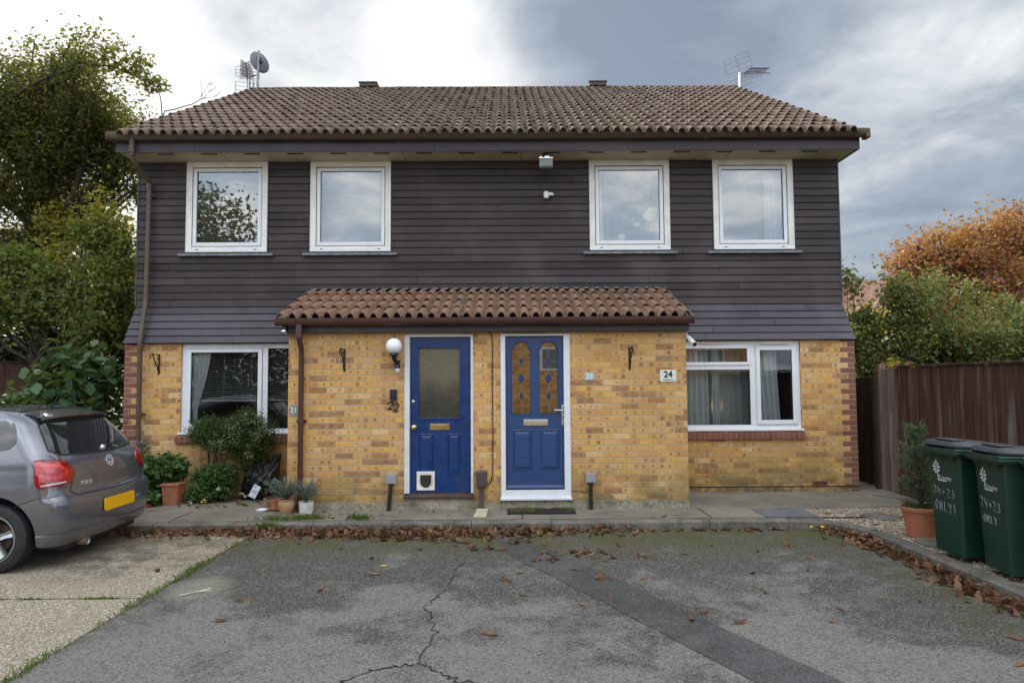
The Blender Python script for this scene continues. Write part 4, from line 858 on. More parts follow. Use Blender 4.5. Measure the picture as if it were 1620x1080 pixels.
board_fence('board_fence','low brown fence behind the hydrangea at far left',(-8.85,11.9),(-7.72,12.0),.0,2.05,M['fence'],M['fenced'],.14,M['fenced'],1.1)
# ------------------------------------------------------------------ bins
def brickbin():
    t=thing('wheelie_bin','','wheelie bin',(0,0,0),0,'dark green wheelie bins beside the fence')
    def sec(z): k=(z-.05)/.95; return .205+.035*k,.185+.035*k   # half depth x, half width y
    rows=[]
    for z in (.05,.08,.3,.6,.88,.93):
        hx,hy=sec(z); c=.028; r=[]
        for sx,sy,a0 in ((1,1,0),(-1,1,90),(-1,-1,180),(1,-1,270)):
            for k in range(4): a=R(a0+k*30); r.append((sx*(hx-c)+c*math.cos(a),sy*(hy-c)+c*math.sin(a),z))
        rows.append(r)
    m=MB().grid(rows,0,True); m.f.append(tuple(range(16))[::-1]); m.m.append(0)
    P('bin_body',m,M['bin'],t,smooth=50,world=False)
    rim=MB()
    o=[(-.295,-.262),(.27,-.262),(.27,.262),(-.295,.262)]; rim.prism(o,'z',.925,.992); P('bin_rim',rim,M['bin'],t,world=False,bevel=.012)
    P('rim_lip',MB().prism([(-.303,-.268),(.275,-.268),(.275,.268),(-.303,.268)],'z',.945,.962),M['bin'],t,world=False,bevel=.006)
    rb=MB()
    for y in (-.15,0,.15): rb.add([(-.27,y-.03,.925),(-.27,y+.03,.925),(-.243,y,.86)],[(0,1,2)])
    PS('rim_gusset',rb,M['bin'],t,world=False)
    ld=MB(); rows=[]
    for s,z in ((1.0,.992),(1.0,1.008),(.93,1.030),(.86,1.038),(.84,1.030),(.70,1.040),(.45,1.048),(.12,1.050)):
        rows.append([(-.01+.275*s*cx,.255*s*cy,z+.012*(-cx)*s) for cx,cy in [(math.copysign(abs(math.cos(a))**.35,math.cos(a)),math.copysign(abs(math.sin(a))**.35,math.sin(a))) for a in np.linspace(0,2*math.pi,36,endpoint=False)]])
    ld.grid(rows,0,True); n=len(ld.v); ld.f.append(tuple(range(n-36,n))); ld.m.append(0); L_=P('bin_lid',ld,M['binlid'],t,smooth=35,world=False)
    P('lid_handle',MB().box(-.225,-.10,-.12,.12,1.05,1.066).box(-.30,-.27,-.10,.10,1.005,1.02),M['binlid'],L_,world=False,bevel=.008)
    P('lid_hinge',MB().tube([(.285,-.2,.99),(.285,.2,.99)],.022,10),M['binlid'],t,world=False,smooth=50)
    P('handle_bar',MB().tube([(.27,-.17,.95),(.335,-.17,.95),(.335,.17,.95),(.27,.17,.95)],.014,8),M['bin'],t,world=False,smooth=50)
    for s in (-1,1): P('wheel',MB().lathe([(.03,-.022),(.095,-.022),(.10,0),(.095,.022),(.03,.022)],(.20,s*.215,.10),20,'y'),M['seal'],t,world=False,smooth=40)
    return t
def face_pt(y,z,o=.002):
    k=(z-.05)/.95; return (-(.205+.035*k)-o,y,z)
def bin_marks(t,var):
    lg=MB(); n=0
    # leaf-burst tree emblem (y runs to viewer's right as -y when looking along +x)
    cy,cz=.085,.80
    def ell(py,pz,ang,a,b):
        pts=[]
        for k in range(10):
            u=a*math.cos(k*.628); w=b*math.sin(k*.628); pts.append(face_pt(cy-(py+u*math.cos(ang)-w*math.sin(ang)),cz+(pz+u*math.sin(ang)+w*math.cos(ang)),.0025))
        lg.add(pts,[tuple(range(10))])
    for k in range(9): an=R(90+k*40-160+160); an=R(-70+k*40); rr=.034 if an<1.2 or an>2 else .042; ell(math.cos(an)*rr,math.sin(an)*rr*1.25,an,.015,.008)
    for k in range(5): an=R(90+k*72); ell(math.cos(an)*.013,math.sin(an)*.015,an,.007,.005)
    def bar(y0,y1,z0,z1): lg.add([face_pt(cy-y0,cz+z0,.0025),face_pt(cy-y1,cz+z0,.0025),face_pt(cy-y1,cz+z1,.0025),face_pt(cy-y0,cz+z1,.0025)],[(0,1,2,3)])
    bar(.012,.020,-.115,-.05); bar(.02,.125,-.113,-.105); 
    tx=text('Crawley',.048,.0004,0,'LEFT',.0012)
    for i,f in enumerate(tx.f): lg.add([face_pt(cy-.026-tx.v[j][0],cz-.083+tx.v[j][1],.0028) for j in f],[tuple(range(len(f)))])
    P('council_emblem',lg,M['white'],t,world=False)
    S={'2':[[(0,.8),(.2,1),(.5,.9),(.5,.6),(0,0),(.6,.02)]],'4':[[(.1,1),(0,.4),(.55,.4)],[(.45,.7),(.42,0)]],'+':[[(.3,.2),(.3,.7)],[(.05,.45),(.55,.45)]],'3':[[(0,.9),(.4,1),(.45,.7),(.15,.55),(.55,.4),(.45,.05),(0,0)]],
       'O':[[(.3,1),(.05,.7),(.05,.25),(.3,0),(.5,.3),(.5,.75),(.3,1)]],'N':[[(0,0),(.05,1),(.5,0),(.5,1)]],'L':[[(.05,1),(0,0),(.5,.05)]],'Y':[[(0,1),(.3,.5)],[(.6,1),(.3,.5),(.25,0)]],'!':[[(.2,1),(.2,.3)],[(.2,.1),(.2,0)]]}
    def write(s,y,z,h,w,slope=0):
        for c in s:
            ch=MB()
            for st in S.get(c,[]): ch.tube([face_pt(y-(px+random.uniform(-.04,.04))*w,z+pz*h+random.uniform(-.003,.003),.0015) for px,pz in st],.0024,4)
            P('chalk_character',ch,M['chalk'],t,world=False)
            y-=w*(.95 if c not in '!' else .6); z+=slope
    if var==0: write('24+23',.15,.565,.07,.062,-.004); write('ONLY!',.135,.42,.085,.062,-.003)
    else: write('24+23',.155,.545,.075,.062,-.004); write('ONLY',.13,.42,.06,.055,.0)
B0=brickbin()
for i,(x,y,rz,lb) in enumerate([(4.13,6.19,3,'dark green wheelie bin chalked 24+23 ONLY! next to the potted conifer'),(4.16,5.60,-7,'dark green wheelie bin with fainter chalk 24+23 ONLY, second from the potted conifer'),(4.23,5.02,0,'green wheelie bin cut off by the right edge, third from the potted conifer')]):
    b=B0 if i==0 else copy_tree(B0); b.location=(x,y,.08); b.rotation_euler=(0,0,R(rz)); b['label']=lb; BB=locals().get('BB',[])+[b]
for i in (0,1): bin_marks(BB[i],i)
# ------------------------------------------------------------------ vegetation tools
def leaf_arrays(C,size,nrm_up=.3,aspect=.5,seed=0,big=False,droop=0,sizevar=.35,align=None):
    r=np.random.default_rng(seed); n=len(C); A=r.normal(size=(n,3)); A[:,2]*=.6; A[:,2]-=droop; A/=np.linalg.norm(A,axis=1)[:,None]
    if align is not None: A=A*.45+align; A/=np.linalg.norm(A,axis=1)[:,None]
    U=r.normal(size=(n,3)); U[:,2]+=nrm_up*3; B=np.cross(U,A); B/=np.linalg.norm(B,axis=1)[:,None]+1e-9; N=np.cross(A,B)
    s=(size*(1+sizevar*r.uniform(-1,1,n)))[:,None]; w=s*aspect*.5
    if not big:
        V=np.stack([C-A*s*.5,C+B*w-A*s*.02+N*s*.08,C+A*s*.5,C-B*w-A*s*.02+N*s*.08],1).reshape(-1,3); F=np.arange(4*n).reshape(n,4); return V,F
    V=np.stack([C-A*s*.5,C-A*s*.18+B*w*.85+N*s*.07,C+A*s*.15+B*w+N*s*.08,C+A*s*.52-N*s*.05,C+A*s*.15-B*w+N*s*.08,C-A*s*.18-B*w*.85+N*s*.07,C-A*s*.0,],1).reshape(-1,3)
    b=(np.arange(n)*7)[:,None]; F=np.concatenate([b+np.array([0,1,2,6]),b+np.array([6,2,3,4]),b+np.array([0,6,4,5])],1).reshape(-1,4); return V,F
def mesh_np(name,V,F,mat):
    me=bpy.data.meshes.new(name); n=len(F); k=F.shape[1]
    me.vertices.add(len(V)); me.vertices.foreach_set('co',V.astype(np.float32).ravel()); me.loops.add(n*k); me.loops.foreach_set('vertex_index',F.astype(np.int32).ravel())
    me.polygons.add(n); me.polygons.foreach_set('loop_start',np.arange(0,n*k,k,dtype=np.int32)); me.materials.append(mat); me.update(calc_edges=True); me.validate(); return me
def cloud(blobs,n,clump=.12,per=14,seed=0,gap=.0,shell=.55):
    """leaf positions: twig tips spread through each blob, leaves clustered round each tip"""
    r=np.random.default_rng(seed); vol=np.array([b[3]*b[4]*b[5] for b in blobs])**.75; vol=vol/vol.sum(); out=[]
    for b,f in zip(blobs,vol):
        m=max(3,int(n*f/per)); d=r.normal(size=(m*2,3)); d/=np.linalg.norm(d,axis=1)[:,None]; rad=r.uniform(0,1,m*2)**(1/(3*shell+.6)); rad*=1+.22*np.sin(d[:,0]*5+b[0]*3)*np.sin(d[:,2]*6+b[2])+.1*r.normal(size=m*2)
        p=d*rad[:,None]*np.array(b[3:6])+np.array(b[:3])
        if gap>0:
            g=np.sin(p[:,0]*3.1+seed)*np.sin(p[:,1]*2.7+1)*np.sin(p[:,2]*3.7+2); p=p[g>-1+gap*1.2+r.uniform(-.3,.3,len(p))]
        p=p[:m]; q=np.repeat(p,per,0)+r.normal(size=(len(p)*per,3))*clump; out.append(q)
    return np.concatenate(out)
def limbs(m,base,tips,r0,seed=0,trunk_h=.35,n=6):
    rr=random.Random(seed); base=Vector(base)
    for t in tips:
        t=Vector(t); mid=base.lerp(t,.45); mid.z=base.z+(t.z-base.z)*.35; pts=[]
        for k in range(n+1):
            u=k/n; p=(1-u)**2*base+2*u*(1-u)*mid+u*u*t; pts.append(p+Vector((rr.gauss(0,.05),rr.gauss(0,.05),rr.gauss(0,.04)))*(1 if 0<k<n else 0))
        m.tube(pts,[r0*(1-.85*k/n)*(.9 if k else 1) for k in range(n+1)],6)
def tree(name,label,cat,base,trunk_top,r,blobs,n,size,mat,seed,group=None,clump=.14,per=14,aspect=.5,gap=.3,big=False,droop=0,shell=.6,twigs=3):
    T=thing(name,label,cat,base,0,group); m=MB(); b=Vector(base); tt=Vector(trunk_top)
    m.tube([b,b.lerp(tt,.3)+Vector((.04,0,0)),b.lerp(tt,.7)-Vector((.03,.02,0)),tt],[r*1.25,r,r*.9,r*.75],10)
    rr=random.Random(seed); tips=[]
    for q in blobs:
        for k in range(twigs): tips.append((q[0]+rr.uniform(-.6,.6)*q[3],q[1]+rr.uniform(-.6,.6)*q[4],q[2]+rr.uniform(-.3,.75)*q[5]))
    limbs(m,tt,tips,r*.55,seed); P('trunk',m,M['bark'],T,smooth=60)
    sb=[]
    for q in blobs:
        nn=6+int(7*(q[3]*q[5])**.5)
        for k in range(nn):
            v=Vector((rr.gauss(0,1),rr.gauss(0,1),rr.gauss(0,1))).normalized()*rr.uniform(.45,.88); f=rr.uniform(.28,.46); sb.append((q[0]+v.x*q[3],q[1]+v.y*q[4],q[2]+v.z*q[5],q[3]*f,q[4]*f,q[5]*f*.85))
    C=np.concatenate([cloud(sb,int(n*.8),clump*.8,per,seed,gap,shell),cloud(blobs,int(n*.22),clump*1.3,per,seed+1,gap,shell)]); V,F=leaf_arrays(C,size,.3,aspect,seed,big,droop); P('crown',mesh_np('crown',V,F,mat),None,T)
    return T
M['oak']=leaf_mat('oak_leaves',[(.020,.030,.010),(.040,.058,.014),(.07,.08,.018),(.12,.075,.022),(.05,.065,.018)],.40)
M['oaky']=leaf_mat('backlit_yellow_leaves',[(.16,.17,.03),(.34,.30,.04),(.45,.31,.05),(.15,.20,.035),(.50,.40,.12)],.55)  # the sun's backlight glow is brightened into these leaf colours
M['greenl']=leaf_mat('fresh_green_leaves',[(.06,.10,.024),(.10,.145,.035),(.15,.18,.05),(.20,.21,.06)],.4)
M['olive']=leaf_mat('olive_leaves',[(.05,.07,.016),(.09,.11,.022),(.14,.15,.03),(.16,.13,.03)],.4)
M['rusty']=leaf_mat('rusty_leaves',[(.07,.03,.014),(.12,.055,.025),(.05,.045,.014),(.16,.08,.03)],.3)
M['darkhedge']=leaf_mat('shade_dark_hedge_leaves',[(.008,.014,.006),(.02,.03,.010),(.03,.04,.014)],.1)  # near-black leaf colours hold the deep shade behind the far-left fence
M['hyd']=leaf_mat('hydrangea_leaves',[(.03,.065,.028),(.05,.105,.042),(.07,.14,.05),(.11,.15,.045)],.22,.42)
M['bush']=leaf_mat('dark_bush_leaves',[(.025,.05,.014),(.045,.08,.022),(.075,.11,.03)],.2)
M['ivy']=leaf_mat('bright_bush_leaves',[(.03,.075,.018),(.055,.12,.028),(.09,.16,.04)],.2)
M['varieg']=leaf_mat('variegated_leaves',[(.05,.08,.03),(.10,.14,.06),(.34,.36,.22),(.06,.09,.03),(.22,.26,.15)],.2)
M['lav']=leaf_mat('lavender_leaves',[(.14,.18,.14),(.24,.28,.25),(.10,.14,.09),(.32,.36,.34)],.1,.8)
M['conif']=leaf_mat('conifer_sprays',[(.06,.10,.04),(.11,.17,.07),(.17,.24,.10),(.13,.13,.08)],.1,.7)
M['orange']=leaf_mat('orange_autumn_leaves',[(.16,.075,.05),(.34,.10,.05),(.55,.20,.05),(.34,.14,.11),(.20,.09,.05),(.48,.20,.14),(.62,.33,.07)],.35)
M['shrub']=leaf_mat('shrub_leaves',[(.055,.09,.028),(.11,.17,.05),(.18,.23,.10),(.13,.15,.05),(.34,.20,.06),(.09,.14,.04)],.35)
flm=lambda n,c: leaf_mat(n,[c,tuple(q*.7 for q in c)],.2,.7)
M['purple']=flm('purple_petals',(.32,.20,.48)); M['pinkc']=flm('faded_pink_petals',(.55,.32,.28)); M['creamc']=flm('cream_petals',(.6,.58,.42)); M['pinkb']=flm('bright_pink_petals',(.65,.08,.16)); M['yel']=flm('yellow_petals',(.75,.55,.1))
# ---- left trees
tree('oak_tree','tall dark oak with green and bronze leaves left of the house','tree',(-8.6,12.6,0),(-8.5,12.6,4.0),.24,
 [(-8.5,12.5,6.3,1.15,1.0,1.0),(-7.7,12.4,6.7,.75,.8,.55),(-8.2,12.6,5.45,1.15,.7,.75),(-7.35,12.6,5.75,.58,.6,.55),(-9.5,12.3,5.6,.9,.7,1.5),(-7.2,12.6,6.25,.35,.5,.45),(-8.0,12.2,7.3,.55,.5,.35),(-6.95,12.7,5.3,.30,.4,.28),(-9.3,12.3,4.2,.95,.6,.8),(-9.0,12.2,6.6,.8,.6,.8),(-8.1,12.3,7.55,.5,.4,.35),(-8.8,12.3,7.3,.5,.5,.45)],56000,.074,M['oak'],11,'trees left of the house',.15,16,.55,.25)
tree('beech_tree','bronze and rust leaved tree between the oak and the roof','tree',(-7.4,14.6,0),(-7.3,14.6,3.6),.16,[(-7.35,14.4,6.3,.5,.7,.9),(-7.0,14.5,5.7,.45,.7,.5),(-7.9,14.4,6.9,.6,.6,.7)],6500,.085,M['rusty'],12,'trees left of the house',.16,12,.5,.35)
tree('yellow_tree','backlit yellow-green tree seen against the left wall of the house','tree',(-7.5,13.6,0),(-7.45,13.6,2.4),.10,
 [(-7.15,12.0,4.45,.50,.3,.75),(-7.8,12.1,4.0,.55,.3,.45),(-6.85,12.0,3.4,.30,.3,.7),(-7.4,13.4,3.2,1.2,.4,.9),(-8.2,12.3,4.5,.45,.3,.35)],11000,.095,M['oaky'],13,'trees left of the house',.15,12,.6,.45)
tree('field_maple','fresh green bushy tree low beside the left wall','tree',(-7.6,11.6,0),(-7.55,11.6,1.8),.09,
 [(-8.6,11.5,3.5,.75,.6,.5),(-7.9,11.4,3.1,.85,.6,.55),(-7.1,11.6,3.2,.55,.5,.6),(-6.7,11.8,3.9,.32,.5,.5),(-8.9,11.3,3.0,.6,.5,.4),(-7.0,11.6,2.65,.6,.5,.35),(-7.25,11.8,4.2,.35,.4,.35)],20000,.085,M['greenl'],14,'trees left of the house',.13,14,.6,.35)
# overhanging oak bough reaching over the roof corner
T=thing('oak_tree','oak whose long leafy bough reaches right towards the roof corner','tree',(-10.2,11.4,0),0,'trees left of the house'); m=MB()
m.tube([(-10.2,11.4,0),(-10.1,11.4,3),(-9.6,11.5,5.4),(-8.7,11.6,6.6)],[.10,.07,.045,.022],8)
bough=[(-8.7,11.6,6.6),(-8.0,11.6,7.0),(-7.3,11.6,7.22),(-6.9,11.6,7.2),(-6.5,11.6,7.05),(-6.1,11.6,6.93),(-5.95,11.6,6.86)]; m.tube(bough,[.022,.019,.016,.014,.011,.007,.004],6)
sub=[((-7.9,11.6,7.04),(-7.3,11.4,7.75)),((-7.6,11.6,7.14),(-6.95,11.7,7.60)),((-7.2,11.6,7.22),(-6.6,11.5,7.55)),((-6.9,11.6,7.2),(-6.5,11.8,7.45)),((-7.3,11.6,7.2),(-7.0,11.4,6.72)),((-6.6,11.6,7.1),(-6.25,11.5,7.28)),((-7.6,11.6,7.1),(-7.1,11.6,7.9)),((-7.0,11.6,6.8),(-6.7,11.6,6.35)),((-8.3,11.6,6.9),(-8.0,11.3,7.6)),((-6.3,11.6,7.0),(-6.15,11.5,6.75)),((-8.4,11.6,6.8),(-8.9,11.4,7.4))]
pts=[]
for a,b in sub:
    m.tube([a,Vector(a).lerp(Vector(b),.5)+Vector((0,0,.05)),b],[.014,.009,.004],5)
    for k in range(150): 
        u=random.random()**.7; p=Vector(a).lerp(Vector(b),u); pts.append((p.x+random.gauss(0,.085),p.y+random.gauss(0,.1),p.z+random.gauss(0,.075)))
for k in range(420):
    u=random.uniform(1.2,5.99); i=int(u); p=Vector(bough[i]).lerp(Vector(bough[i+1]),u-i); pts.append((p.x+random.gauss(0,.06),p.y+random.gauss(0,.08),p.z+random.gauss(0,.07)-.02))
P('bough',m,M['bark'],T,smooth=60); V,F=leaf_arrays(np.array(pts),.085,.2,.5,5,droop=.3); P('foliage',mesh_np('foliage',V,F,M['olive']),None,T)
# bare tree behind the roof
T=MB(); T.tube([(-8.0,15.5,0),(-8.02,15.5,4),(-7.98,15.5,7.6),(-7.98,15.5,7.85)],[.09,.06,.022,.016],8)
T.tube([(-7.98,15.5,7.7),(-8.02,15.5,8.2),(-8.10,15.5,8.55),(-8.22,15.5,8.8),(-8.26,15.5,8.9)],[.014,.012,.009,.006,.003],5); T.tube([(-8.10,15.5,8.55),(-8.0,15.5,8.62),(-7.93,15.5,8.66)],.003,4); T.tube([(-8.10,15.5,8.57),(-8.08,15.5,8.70)],.004,4); T.tube([(-8.13,15.5,8.6),(-8.2,15.5,8.62)],.003,4)
T.tube([(-7.98,15.5,7.85),(-7.93,15.5,7.98),(-7.7,15.5,8.02),(-7.45,15.5,8.1),(-7.3,15.5,8.14),(-7.1,15.5,8.26),(-6.95,15.5,8.30),(-6.8,15.5,8.31),(-6.68,15.5,8.40),(-6.64,15.5,8.47)],[.016,.014,.013,.012,.011,.009,.007,.005,.004,.002],5)
for a in ([(-7.1,15.5,8.26),(-7.08,15.5,8.5),(-7.12,15.5,8.74)],[(-7.1,15.5,8.30),(-7.0,15.5,8.5),(-6.88,15.5,8.68)],[(-7.05,15.5,8.28),(-6.92,15.5,8.42),(-6.78,15.5,8.52),(-6.76,15.5,8.58)],[(-6.92,15.5,8.6),(-6.82,15.5,8.64)],[(-6.9,15.5,8.42),(-6.86,15.5,8.5)],[(-6.8,15.5,8.32),(-6.72,15.5,8.34)]): T.tube(a,[.007,.005,.003,.002][:len(a)],5)
tag(P('bare_tree',T,M['bark'],None,smooth=60),'bare twiggy branches rising behind the left slope of the roof','tree')
# far dark hedge to the left
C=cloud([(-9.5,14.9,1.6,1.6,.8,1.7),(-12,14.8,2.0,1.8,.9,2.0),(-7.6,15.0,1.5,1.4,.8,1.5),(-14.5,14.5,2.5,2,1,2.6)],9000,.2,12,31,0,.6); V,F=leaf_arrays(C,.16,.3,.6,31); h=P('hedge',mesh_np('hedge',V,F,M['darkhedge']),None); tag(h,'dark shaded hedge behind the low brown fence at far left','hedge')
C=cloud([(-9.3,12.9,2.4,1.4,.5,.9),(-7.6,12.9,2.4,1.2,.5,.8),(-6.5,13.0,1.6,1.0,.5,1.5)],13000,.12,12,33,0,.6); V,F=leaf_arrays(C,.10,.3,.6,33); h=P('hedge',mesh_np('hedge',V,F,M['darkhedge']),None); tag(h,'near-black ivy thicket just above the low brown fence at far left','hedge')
# hydrangea
Hy=thing('hydrangea','large-leaved green hydrangea filling the gap between car and brick corner','shrub',(-7.0,10.0,0)); m=MB(); pts=[]
bl=[(-6.15,10.05,1.55,.45,.4,.75),(-6.8,10.0,1.25,.6,.4,.6),(-7.5,9.9,1.05,.6,.45,.55),(-8.3,9.8,1.0,.6,.45,.5),(-9.0,9.7,1.0,.5,.4,.5),(-5.95,9.75,.8,.3,.3,.6),(-6.5,10.15,1.95,.35,.3,.35)]
C=cloud(bl,3300,.10,5,41,0,.5); V,F=leaf_arrays(C,.175,.9,.68,41,True,.25,.4)
for q in bl:
    for k in range(5): a=Vector((q[0]+random.uniform(-.3,.3),10.1,0)); b=Vector((q[0]+random.uniform(-.8,.8)*q[3],q[1]+random.uniform(-.5,.5)*q[4],q[2]+q[5]*random.uniform(.2,.9))); m.tube([a,a.lerp(b,.5)+Vector((random.gauss(0,.05),0,0)),b],[.012,.009,.006],5)
m.tube([(-6.86,9.9,1.3),(-6.86,9.9,2.0),(-6.7,9.9,2.2)],[.01,.008,.005],5)
P('stems',m,M['stem'],Hy,smooth=60); P('leaves',mesh_np('hleaves',V,F,M['hyd']),None,Hy)
def flower_head(c,r,n,mat,parent,seed,size=.03):
    rg=np.random.default_rng(seed); d=rg.normal(size=(n,3)); d/=np.linalg.norm(d,axis=1)[:,None]; d[:,2]*=.7; C=np.array(c)+d*r; V,F=leaf_arrays(C,size,.8,.9,seed); return P('flower_head',mesh_np('fl',V,F,mat),None,parent)
for i,(c,r,mt_) in enumerate([((-7.15,9.35,1.40),.085,'pinkc'),((-7.9,9.4,1.58),.12,'creamc'),((-8.35,9.3,1.50),.10,'creamc'),((-8.7,9.3,1.42),.09,'creamc'),((-7.55,9.5,1.72),.05,'creamc'),((-6.6,9.6,1.86),.04,'creamc'),((-8.1,9.3,1.3),.06,'creamc')]): flower_head(c,r,80,M[mt_],Hy,100+i)
# ---- shrubs and pots at the left window
def shrub(name,label,cat,base,blobs,n,size,mat,seed,parts=(),clump=.035,per=9,aspect=.6,big=False,group=None,droop=0):
    T=thing(name,label,cat,base,0,group); m=MB(); rr=random.Random(seed)
    for q in blobs:
        for k in range(7): b=Vector((q[0]+rr.uniform(-.8,.8)*q[3],q[1]+rr.uniform(-.6,.6)*q[4],q[2]+rr.uniform(-.5,.85)*q[5])); a=Vector(base)+Vector((rr.gauss(0,.02),rr.gauss(0,.02),0)); m.tube([a,a.lerp(b,.5)+Vector((rr.gauss(0,.03),0,.02)),b],[.008,.005,.002],5)
    P('stems',m,M['bark'],T,smooth=60); C=cloud(blobs,n,clump,per,seed,0,.55); V,F=leaf_arrays(C,size,.35,aspect,seed,big,droop); P('foliage',mesh_np('fol',V,F,mat),None,T); return T
shrub('clipped_bush','dark rounded bush in front of the left end of the ground-floor window','bush',(-4.16,9.66,.09),[(-4.18,9.55,1.0,.25,.2,.20),(-4.02,9.55,.95,.20,.18,.16)],15000,.025,M['bush'],51)
s=shrub('variegated_bush','larger bush with pale variegated leaves hanging below the left window','bush',(-3.50,9.62,.09),[(-3.72,9.5,.95,.30,.22,.30),(-3.45,9.5,.93,.24,.2,.29),(-3.55,9.52,.62,.2,.15,.22),(-3.62,9.5,1.2,.16,.14,.12)],18000,.026,M['bush'],52)
C=cloud([(-3.95,9.33,.83,.16,.06,.12),(-3.75,9.30,1.0,.10,.06,.2),(-3.35,9.32,1.0,.12,.06,.14),(-3.5,9.3,.75,.06,.04,.14),(-3.55,9.35,1.2,.12,.06,.08)],900,.03,8,53,0,.5); V,F=leaf_arrays(C,.034,.5,.6,53); P('variegated_leaves',mesh_np('vl',V,F,M['varieg']),None,s)
s=shrub('geranium_bush','leafy geranium bush spilling over a planter beside the car','bush',(-4.75,9.45,.09),[(-4.78,9.35,.42,.33,.24,.28),(-5.0,9.25,.55,.2,.2,.16),(-4.55,9.3,.55,.2,.18,.17),(-4.72,9.05,.18,.16,.12,.08)],4600,.062,M['ivy'],54,clump=.03,per=6,aspect=.8,big=True)
flower_head((-4.78,9.0,.62),.02,30,M['creamc'],s,201,.028); flower_head((-4.66,8.93,.10),.035,14,M['pinkb'],s,202,.04)
s=shrub('aster_plant','purple flowering aster beside the corner downpipe','plant',(-5.1,9.6,.09),[(-5.12,9.5,.66,.18,.15,.22)],900,.04,M['hyd'],55); flower_head((-5.08,9.40,.84),.09,70,M['purple'],s,203,.035); flower_head((-5.18,9.36,.76),.05,30,M['purple'],s,204,.03)
s=shrub('pansy_bush','low dark green bush with yellow and cream flowers under the window','bush',(-4.0,9.5,.09),[(-4.02,9.4,.34,.28,.2,.22),(-3.85,9.38,.43,.15,.16,.17),(-4.1,9.3,.20,.28,.15,.11)],6500,.042,M['ivy'],56)
flower_head((-4.0,9.05,.15),.03,12,M['yel'],s,205,.035); flower_head((-3.83,9.1,.30),.025,10,M['creamc'],s,206,.03); flower_head((-3.55,9.12,.22),.03,10,M['pinkc'],s,207,.035); flower_head((-4.2,9.08,.13),.03,10,M['creamc'],s,208,.03); flower_head((-3.5,9.15,.2),.02,10,M['creamc'],s,209,.03)
def pot(name,label,c,prof,mat,n=24,soil=True,group=None):
    o=P(name,MB().lathe(prof,c,n,cap=False),mat,None,smooth=45); tag(o,label,'plant pot',group)
    if soil: r,h=prof[-1]; P('soil',MB().lathe([(.001,h+.0),(r,h)],c,n,cap=False),M['soil'],o)
    return o
def sqpot(label,cx,cy,w,h,mat):
    m=MB(); a=w*.42; b=w*.5
    m.add([(cx-a,cy-a,.09),(cx+a,cy-a,.09),(cx+a,cy+a,.09),(cx-a,cy+a,.09),(cx-b,cy-b,h),(cx+b,cy-b,h),(cx+b,cy+b,h),(cx-b,cy+b,h)],[(0,3,2,1),(0,1,5,4),(1,2,6,5),(2,3,7,6),(3,0,4,7)]); m.box(cx-b-.012,cx+b+.012,cy-b-.012,cy+b+.012,h-.03,h)
    return tag(P('planter',m,mat,None,bevel=.004),label,'planter')
sqpot('square terracotta planter between the two leafy bushes',-4.47,9.20,.22,.37,M['terra']); sqpot('square terracotta planter half hidden behind the car bumper',-4.97,9.1,.22,.33,M['terra'])
pot('terracotta_pot','tan bellied terracotta pot holding lavender at the porch corner',(-2.745,8.50,.09),[(.062,0),(.075,.03),(.098,.09),(.102,.125),(.092,.15),(.098,.158),(.098,.172),(.088,.172),(.085,.15)],M['terral'],group='small pots at the porch corner')
pot('white_pot','chipped white pot holding lavender at the foot of the porch downpipe',(-2.50,8.50,.09),[(.078,0),(.083,.01),(.090,.135),(.092,.14),(.084,.14),(.083,.12)],simple('chipped_white_pot',(.66,.65,.62),.5,var=.25,scale=14),group='small pots at the porch corner')
pot('terracotta_pot','small red terracotta pot standing on a saucer beside the black bag',(-2.93,8.72,.10),[(.001,0),(.10,0),(.112,.018),(.105,.02),(.07,.02),(.078,.10),(.088,.102),(.088,.125),(.078,.125),(.075,.11)],M['terra'],group='small pots at the porch corner')
pot('terracotta_bowl','wide pale terracotta bowl on its side behind the small red pot',(-3.02,8.95,.09),[(.08,0),(.10,.02),(.15,.09),(.155,.11),(.145,.11)],M['terral'],group='small pots at the porch corner')
tag(P('dish',MB().lathe([(.001,0),(.06,0),(.072,.024),(.066,.024),(.055,.006),(.001,.006)],(-3.09,8.62,.092),20,cap=False),M['whitepl'],None,smooth=45),'small white dish on the pavement left of the pots','dish')
def lavender(label,c,n,seed,r,h):
    T=thing('lavender_plant',label,'plant',c,0,'silver lavender plants in pots'); m=MB(); rr=random.Random(seed); pts=[]; al=[]
    for k in range(n):
        a=rr.uniform(0,6.28); l=rr.uniform(.4,1); e=Vector(c)+Vector((math.cos(a)*r*l,math.sin(a)*r*l*.7-.02,h*rr.uniform(.35,1)-l*.03)); q=Vector(c); mid=q.lerp(e,.5)+Vector((0,0,.04)); m.tube([q,mid,e],[.003,.0025,.0015],4)
        for j in range(16):
            u=.25+.75*j/15; p=q.lerp(mid,min(1,u*2)) if u<.5 else mid.lerp(e,u*2-1); d=(e-q).normalized(); pts.append((p.x+rr.gauss(0,.006),p.y+rr.gauss(0,.006),p.z+rr.gauss(0,.006))); al.append(tuple(d))
    P('stems',m,M['stem'],T); V,F=leaf_arrays(np.array(pts),.038,.2,.2,seed,align=np.array(al)); P('foliage',mesh_np('lv',V,F,M['lav']),None,T)
lavender('silver lavender in the tan terracotta pot',(-2.745,8.50,.25),75,61,.27,.30); lavender('silver lavender in the chipped white pot',(-2.50,8.50,.22),55,62,.20,.32)
